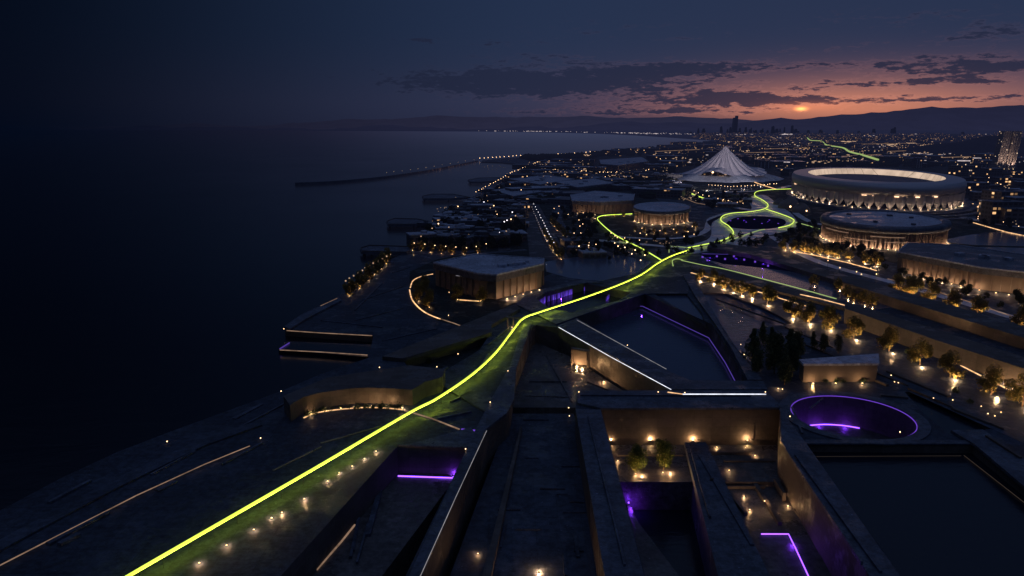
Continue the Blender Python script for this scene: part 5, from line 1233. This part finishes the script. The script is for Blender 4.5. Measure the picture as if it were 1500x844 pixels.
def hillmat(name, c1, c2, a0, a1):  # haze and dusk light painted into the hills as emission
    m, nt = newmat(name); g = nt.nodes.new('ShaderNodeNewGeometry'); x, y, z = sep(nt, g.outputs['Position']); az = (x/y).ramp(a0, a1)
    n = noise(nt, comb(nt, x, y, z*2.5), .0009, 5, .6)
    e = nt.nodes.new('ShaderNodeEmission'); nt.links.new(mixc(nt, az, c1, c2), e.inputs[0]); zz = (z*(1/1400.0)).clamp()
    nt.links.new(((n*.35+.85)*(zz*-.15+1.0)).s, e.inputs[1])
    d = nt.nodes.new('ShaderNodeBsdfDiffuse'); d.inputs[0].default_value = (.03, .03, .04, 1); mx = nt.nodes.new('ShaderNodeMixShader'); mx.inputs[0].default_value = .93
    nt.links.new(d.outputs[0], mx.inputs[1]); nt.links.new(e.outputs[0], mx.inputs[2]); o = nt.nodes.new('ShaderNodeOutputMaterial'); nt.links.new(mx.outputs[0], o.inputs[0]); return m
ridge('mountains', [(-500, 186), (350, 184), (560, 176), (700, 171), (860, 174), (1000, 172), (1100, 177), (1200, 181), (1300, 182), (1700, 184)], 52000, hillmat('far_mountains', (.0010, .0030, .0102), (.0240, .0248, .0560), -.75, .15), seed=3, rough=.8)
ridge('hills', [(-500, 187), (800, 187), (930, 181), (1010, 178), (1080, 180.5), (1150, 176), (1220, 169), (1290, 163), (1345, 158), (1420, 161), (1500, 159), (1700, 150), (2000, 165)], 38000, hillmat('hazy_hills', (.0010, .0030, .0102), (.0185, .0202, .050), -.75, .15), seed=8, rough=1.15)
def mound(name, x, y, w, h, depth, seed):
    p = P(x, y); rr = random.Random(seed); vs = []; fs = []; n, m = 48, 12; W = w/px_per_m(p); H = h/px_per_m(p)
    ph = [rr.uniform(0, 6) for _ in range(8)]
    for j in range(m+1):
        for i in range(n+1):
            u = i/n*2-1; v = j/m*2-1; b = max(0, 1-u*u)**1.2*max(0, 1-v*v)
            z = H*b*(1+.25*sum(math.sin(u*5*1.5**k+ph[k]+v*2)/1.6**k for k in range(6)))-.5
            vs.append((p.x+u*W/2, p.y+v*depth, z))
    for j in range(m):
        for i in range(n): a = j*(n+1)+i; fs.append((a, a+1, a+n+2, a+n+1))
    MB().add(vs, fs).build(name, M['hill'], kind='structure', smooth=True)
mound('hill', 1455, 226, 260, 21, 300, 2)
mound('hill', 1120, 200.5, 150, 2.5, 700, 3)

# ------------------------------------------------------------------ world: dusk sky
w = bpy.data.worlds.new('World'); sc.world = w; w.use_nodes = True; nt = w.node_tree; nt.nodes.clear()
tc = nt.nodes.new('ShaderNodeTexCoord'); nrm = nt.nodes.new('ShaderNodeVectorMath'); nrm.operation = 'NORMALIZE'; nt.links.new(tc.outputs['Generated'], nrm.inputs[0])
x, y, z = sep(nt, nrm.outputs[0])
ny = nt.nodes.new('ShaderNodeMath'); ny.operation = 'ARCTAN2'; nt.links.new(x.s, ny.inputs[0]); nt.links.new(y.s, ny.inputs[1]); az = E(nt, ny.outputs[0])
el = z.maxi(0.0)
def gauss(e, c, s): t = (e-c)/s; return (t*t*-1.0).exp()
A0 = R(20.9)
leftf = az.ramp(R(-37), R(6))          # dark night side -> dusk side
night = (.0009, .0028, .0095); dusk = mixc(nt, el.ramp(0, .13), (.023, .031, .072), (.0135, .0275, .068))
base = mixc(nt, leftf, night, dusk)
up = mixc(nt, el.ramp(.30, .75), base, (.060, .088, .185))  # unseen zenith brightened to add ambient fill
g1 = gauss(az, A0+.08, .22)*gauss(el, .022, .040); base2 = addc(nt, up, (.28, .100, .042), g1)
g2 = gauss(az, A0+.05, .16)*gauss(el, .022, .024); base2 = addc(nt, base2, (.30, .085, .012), g2)
g3 = gauss(az, A0+.10, .55)*((el*(-1/.16)).exp())*(el.ramp(.0, .04)); base2 = addc(nt, base2, (.016, .013, .022), g3)
# clouds
def cloud(sx, sy, seed, detail=9):
    return noise(nt, comb(nt, az*sx+seed, el*sy, seed*.37), 1.0, detail, .66, .15)
n1 = cloud(24, 115, 5.3); n2 = cloud(75, 300, 7.7)
def reg(a, e, sa, se): return gauss(az, R(a), R(sa))*gauss(el, math.sin(R(e)), math.sin(R(se)))
cov = reg(5, 3.3, 11, 1.15)+reg(16, 2.2, 6, .55)+reg(32, 3.9, 6.5, .75)*1.0+reg(27.5, 2.95, 7, .4)*.8+reg(-3, 3.5, 9, 1.3)*.7+reg(28, 1.9, 14, .33)*.85+reg(-1, 6.0, 3.5, .3)*.35+reg(33, 6.0, 4, .6)*.7+reg(2, 5.2, 5, .35)*.6+reg(20, 4.3, 9, .45)*.55+reg(12, 4.3, 5, .5)*.75+reg(5, 7, 9, .9)*.42+reg(28, 7.2, 9, .8)*.42+reg(24, 5.4, 10, .5)*.35+reg(-7, 6.4, 4, .4)*.5+reg(14, 6.4, 3, .3)*.2+reg(10, 1.2, 14, .4)*.75
cl = (n1*.62+n2*.38+cov*.25-.0).ramp(.655, .73)
cl = cl*(cov*3.0).clamp()
edge = (n1*.62+n2*.38+cov*.25).ramp(.60, .66)*(n1*.62+n2*.38+cov*.25).ramp(.76, .67)*(cov*2).clamp()
ccol = mixc(nt, leftf, (.0012, .0034, .011), (.0155, .0215, .052))
base3 = addc(nt, base2, (.11, .040, .030), edge*gauss(az, A0, .26)*((el*(-1/.05)).exp())*1.3)
sky = mixc(nt, cl*.88, base3, ccol)
# low veil over the horizon
veil = (el*(-1/.0115)).exp()*.78
vcol = mixc(nt, leftf, (.0010, .0030, .0102), (.0240, .0270, .0610))
sky = mixc(nt, veil, sky, vcol)
# sunset spot
gs = gauss(az, A0+.002, .0060)*gauss(el, .0235, .0022); sky = addc(nt, sky, (2.2, .75, .15), gs)
gs2 = gauss(az, A0+.01, .040)*gauss(el, .0265, .0055); sky = addc(nt, sky, (.20, .05, .012), gs2)
below = z.ramp(-.002, .0)
sky = mixc(nt, below, (.003, .005, .012), sky)
bg = nt.nodes.new('ShaderNodeBackground'); nt.links.new(sky, bg.inputs[0]); bg.inputs[1].default_value = 1.0
st = nt.nodes.new('ShaderNodeTexSky'); st.sky_type = 'NISHITA'; st.sun_disc = False; st.sun_elevation = R(.5); st.sun_rotation = A0; st.altitude = 100
bg2 = nt.nodes.new('ShaderNodeBackground'); nt.links.new(st.outputs[0], bg2.inputs[0]); bg2.inputs[1].default_value = .0004
ad = nt.nodes.new('ShaderNodeAddShader'); nt.links.new(bg.outputs[0], ad.inputs[0]); nt.links.new(bg2.outputs[0], ad.inputs[1])
out = nt.nodes.new('ShaderNodeOutputWorld'); nt.links.new(ad.outputs[0], out.inputs[0])
sun = bpy.data.lights.new('afterglow_sun', 'SUN'); sun.energy = .035; sun.angle = R(12); sun.color = (1, .55, .42)
so = bpy.data.objects.new('afterglow_sun', sun); col.objects.link(so)
so.rotation_euler = Vector((-math.sin(A0), -math.cos(A0), -math.tan(R(3)))).to_track_quat('-Z', 'Y').to_euler()

# drop unused prototypes
for L in KIND.values():
    for root, used in L:
        if not used:
            for ch in list(root.children): bpy.data.objects.remove(ch)
            bpy.data.objects.remove(root)
# ------------------------------------------------------------------ render settings
sc.view_settings.view_transform = 'Standard'; sc.view_settings.look = 'None'; sc.view_settings.exposure = 0; sc.view_settings.gamma = 1
cy = sc.cycles; cy.use_denoising = True; cy.max_bounces = 4; cy.diffuse_bounces = 2; cy.glossy_bounces = 3; cy.transmission_bounces = 2
cy.sample_clamp_indirect = 2.0; cy.sample_clamp_direct = 0; cy.caustics_reflective = False; cy.caustics_refractive = False; cy.use_light_tree = True
cy.light_sampling_threshold = .003
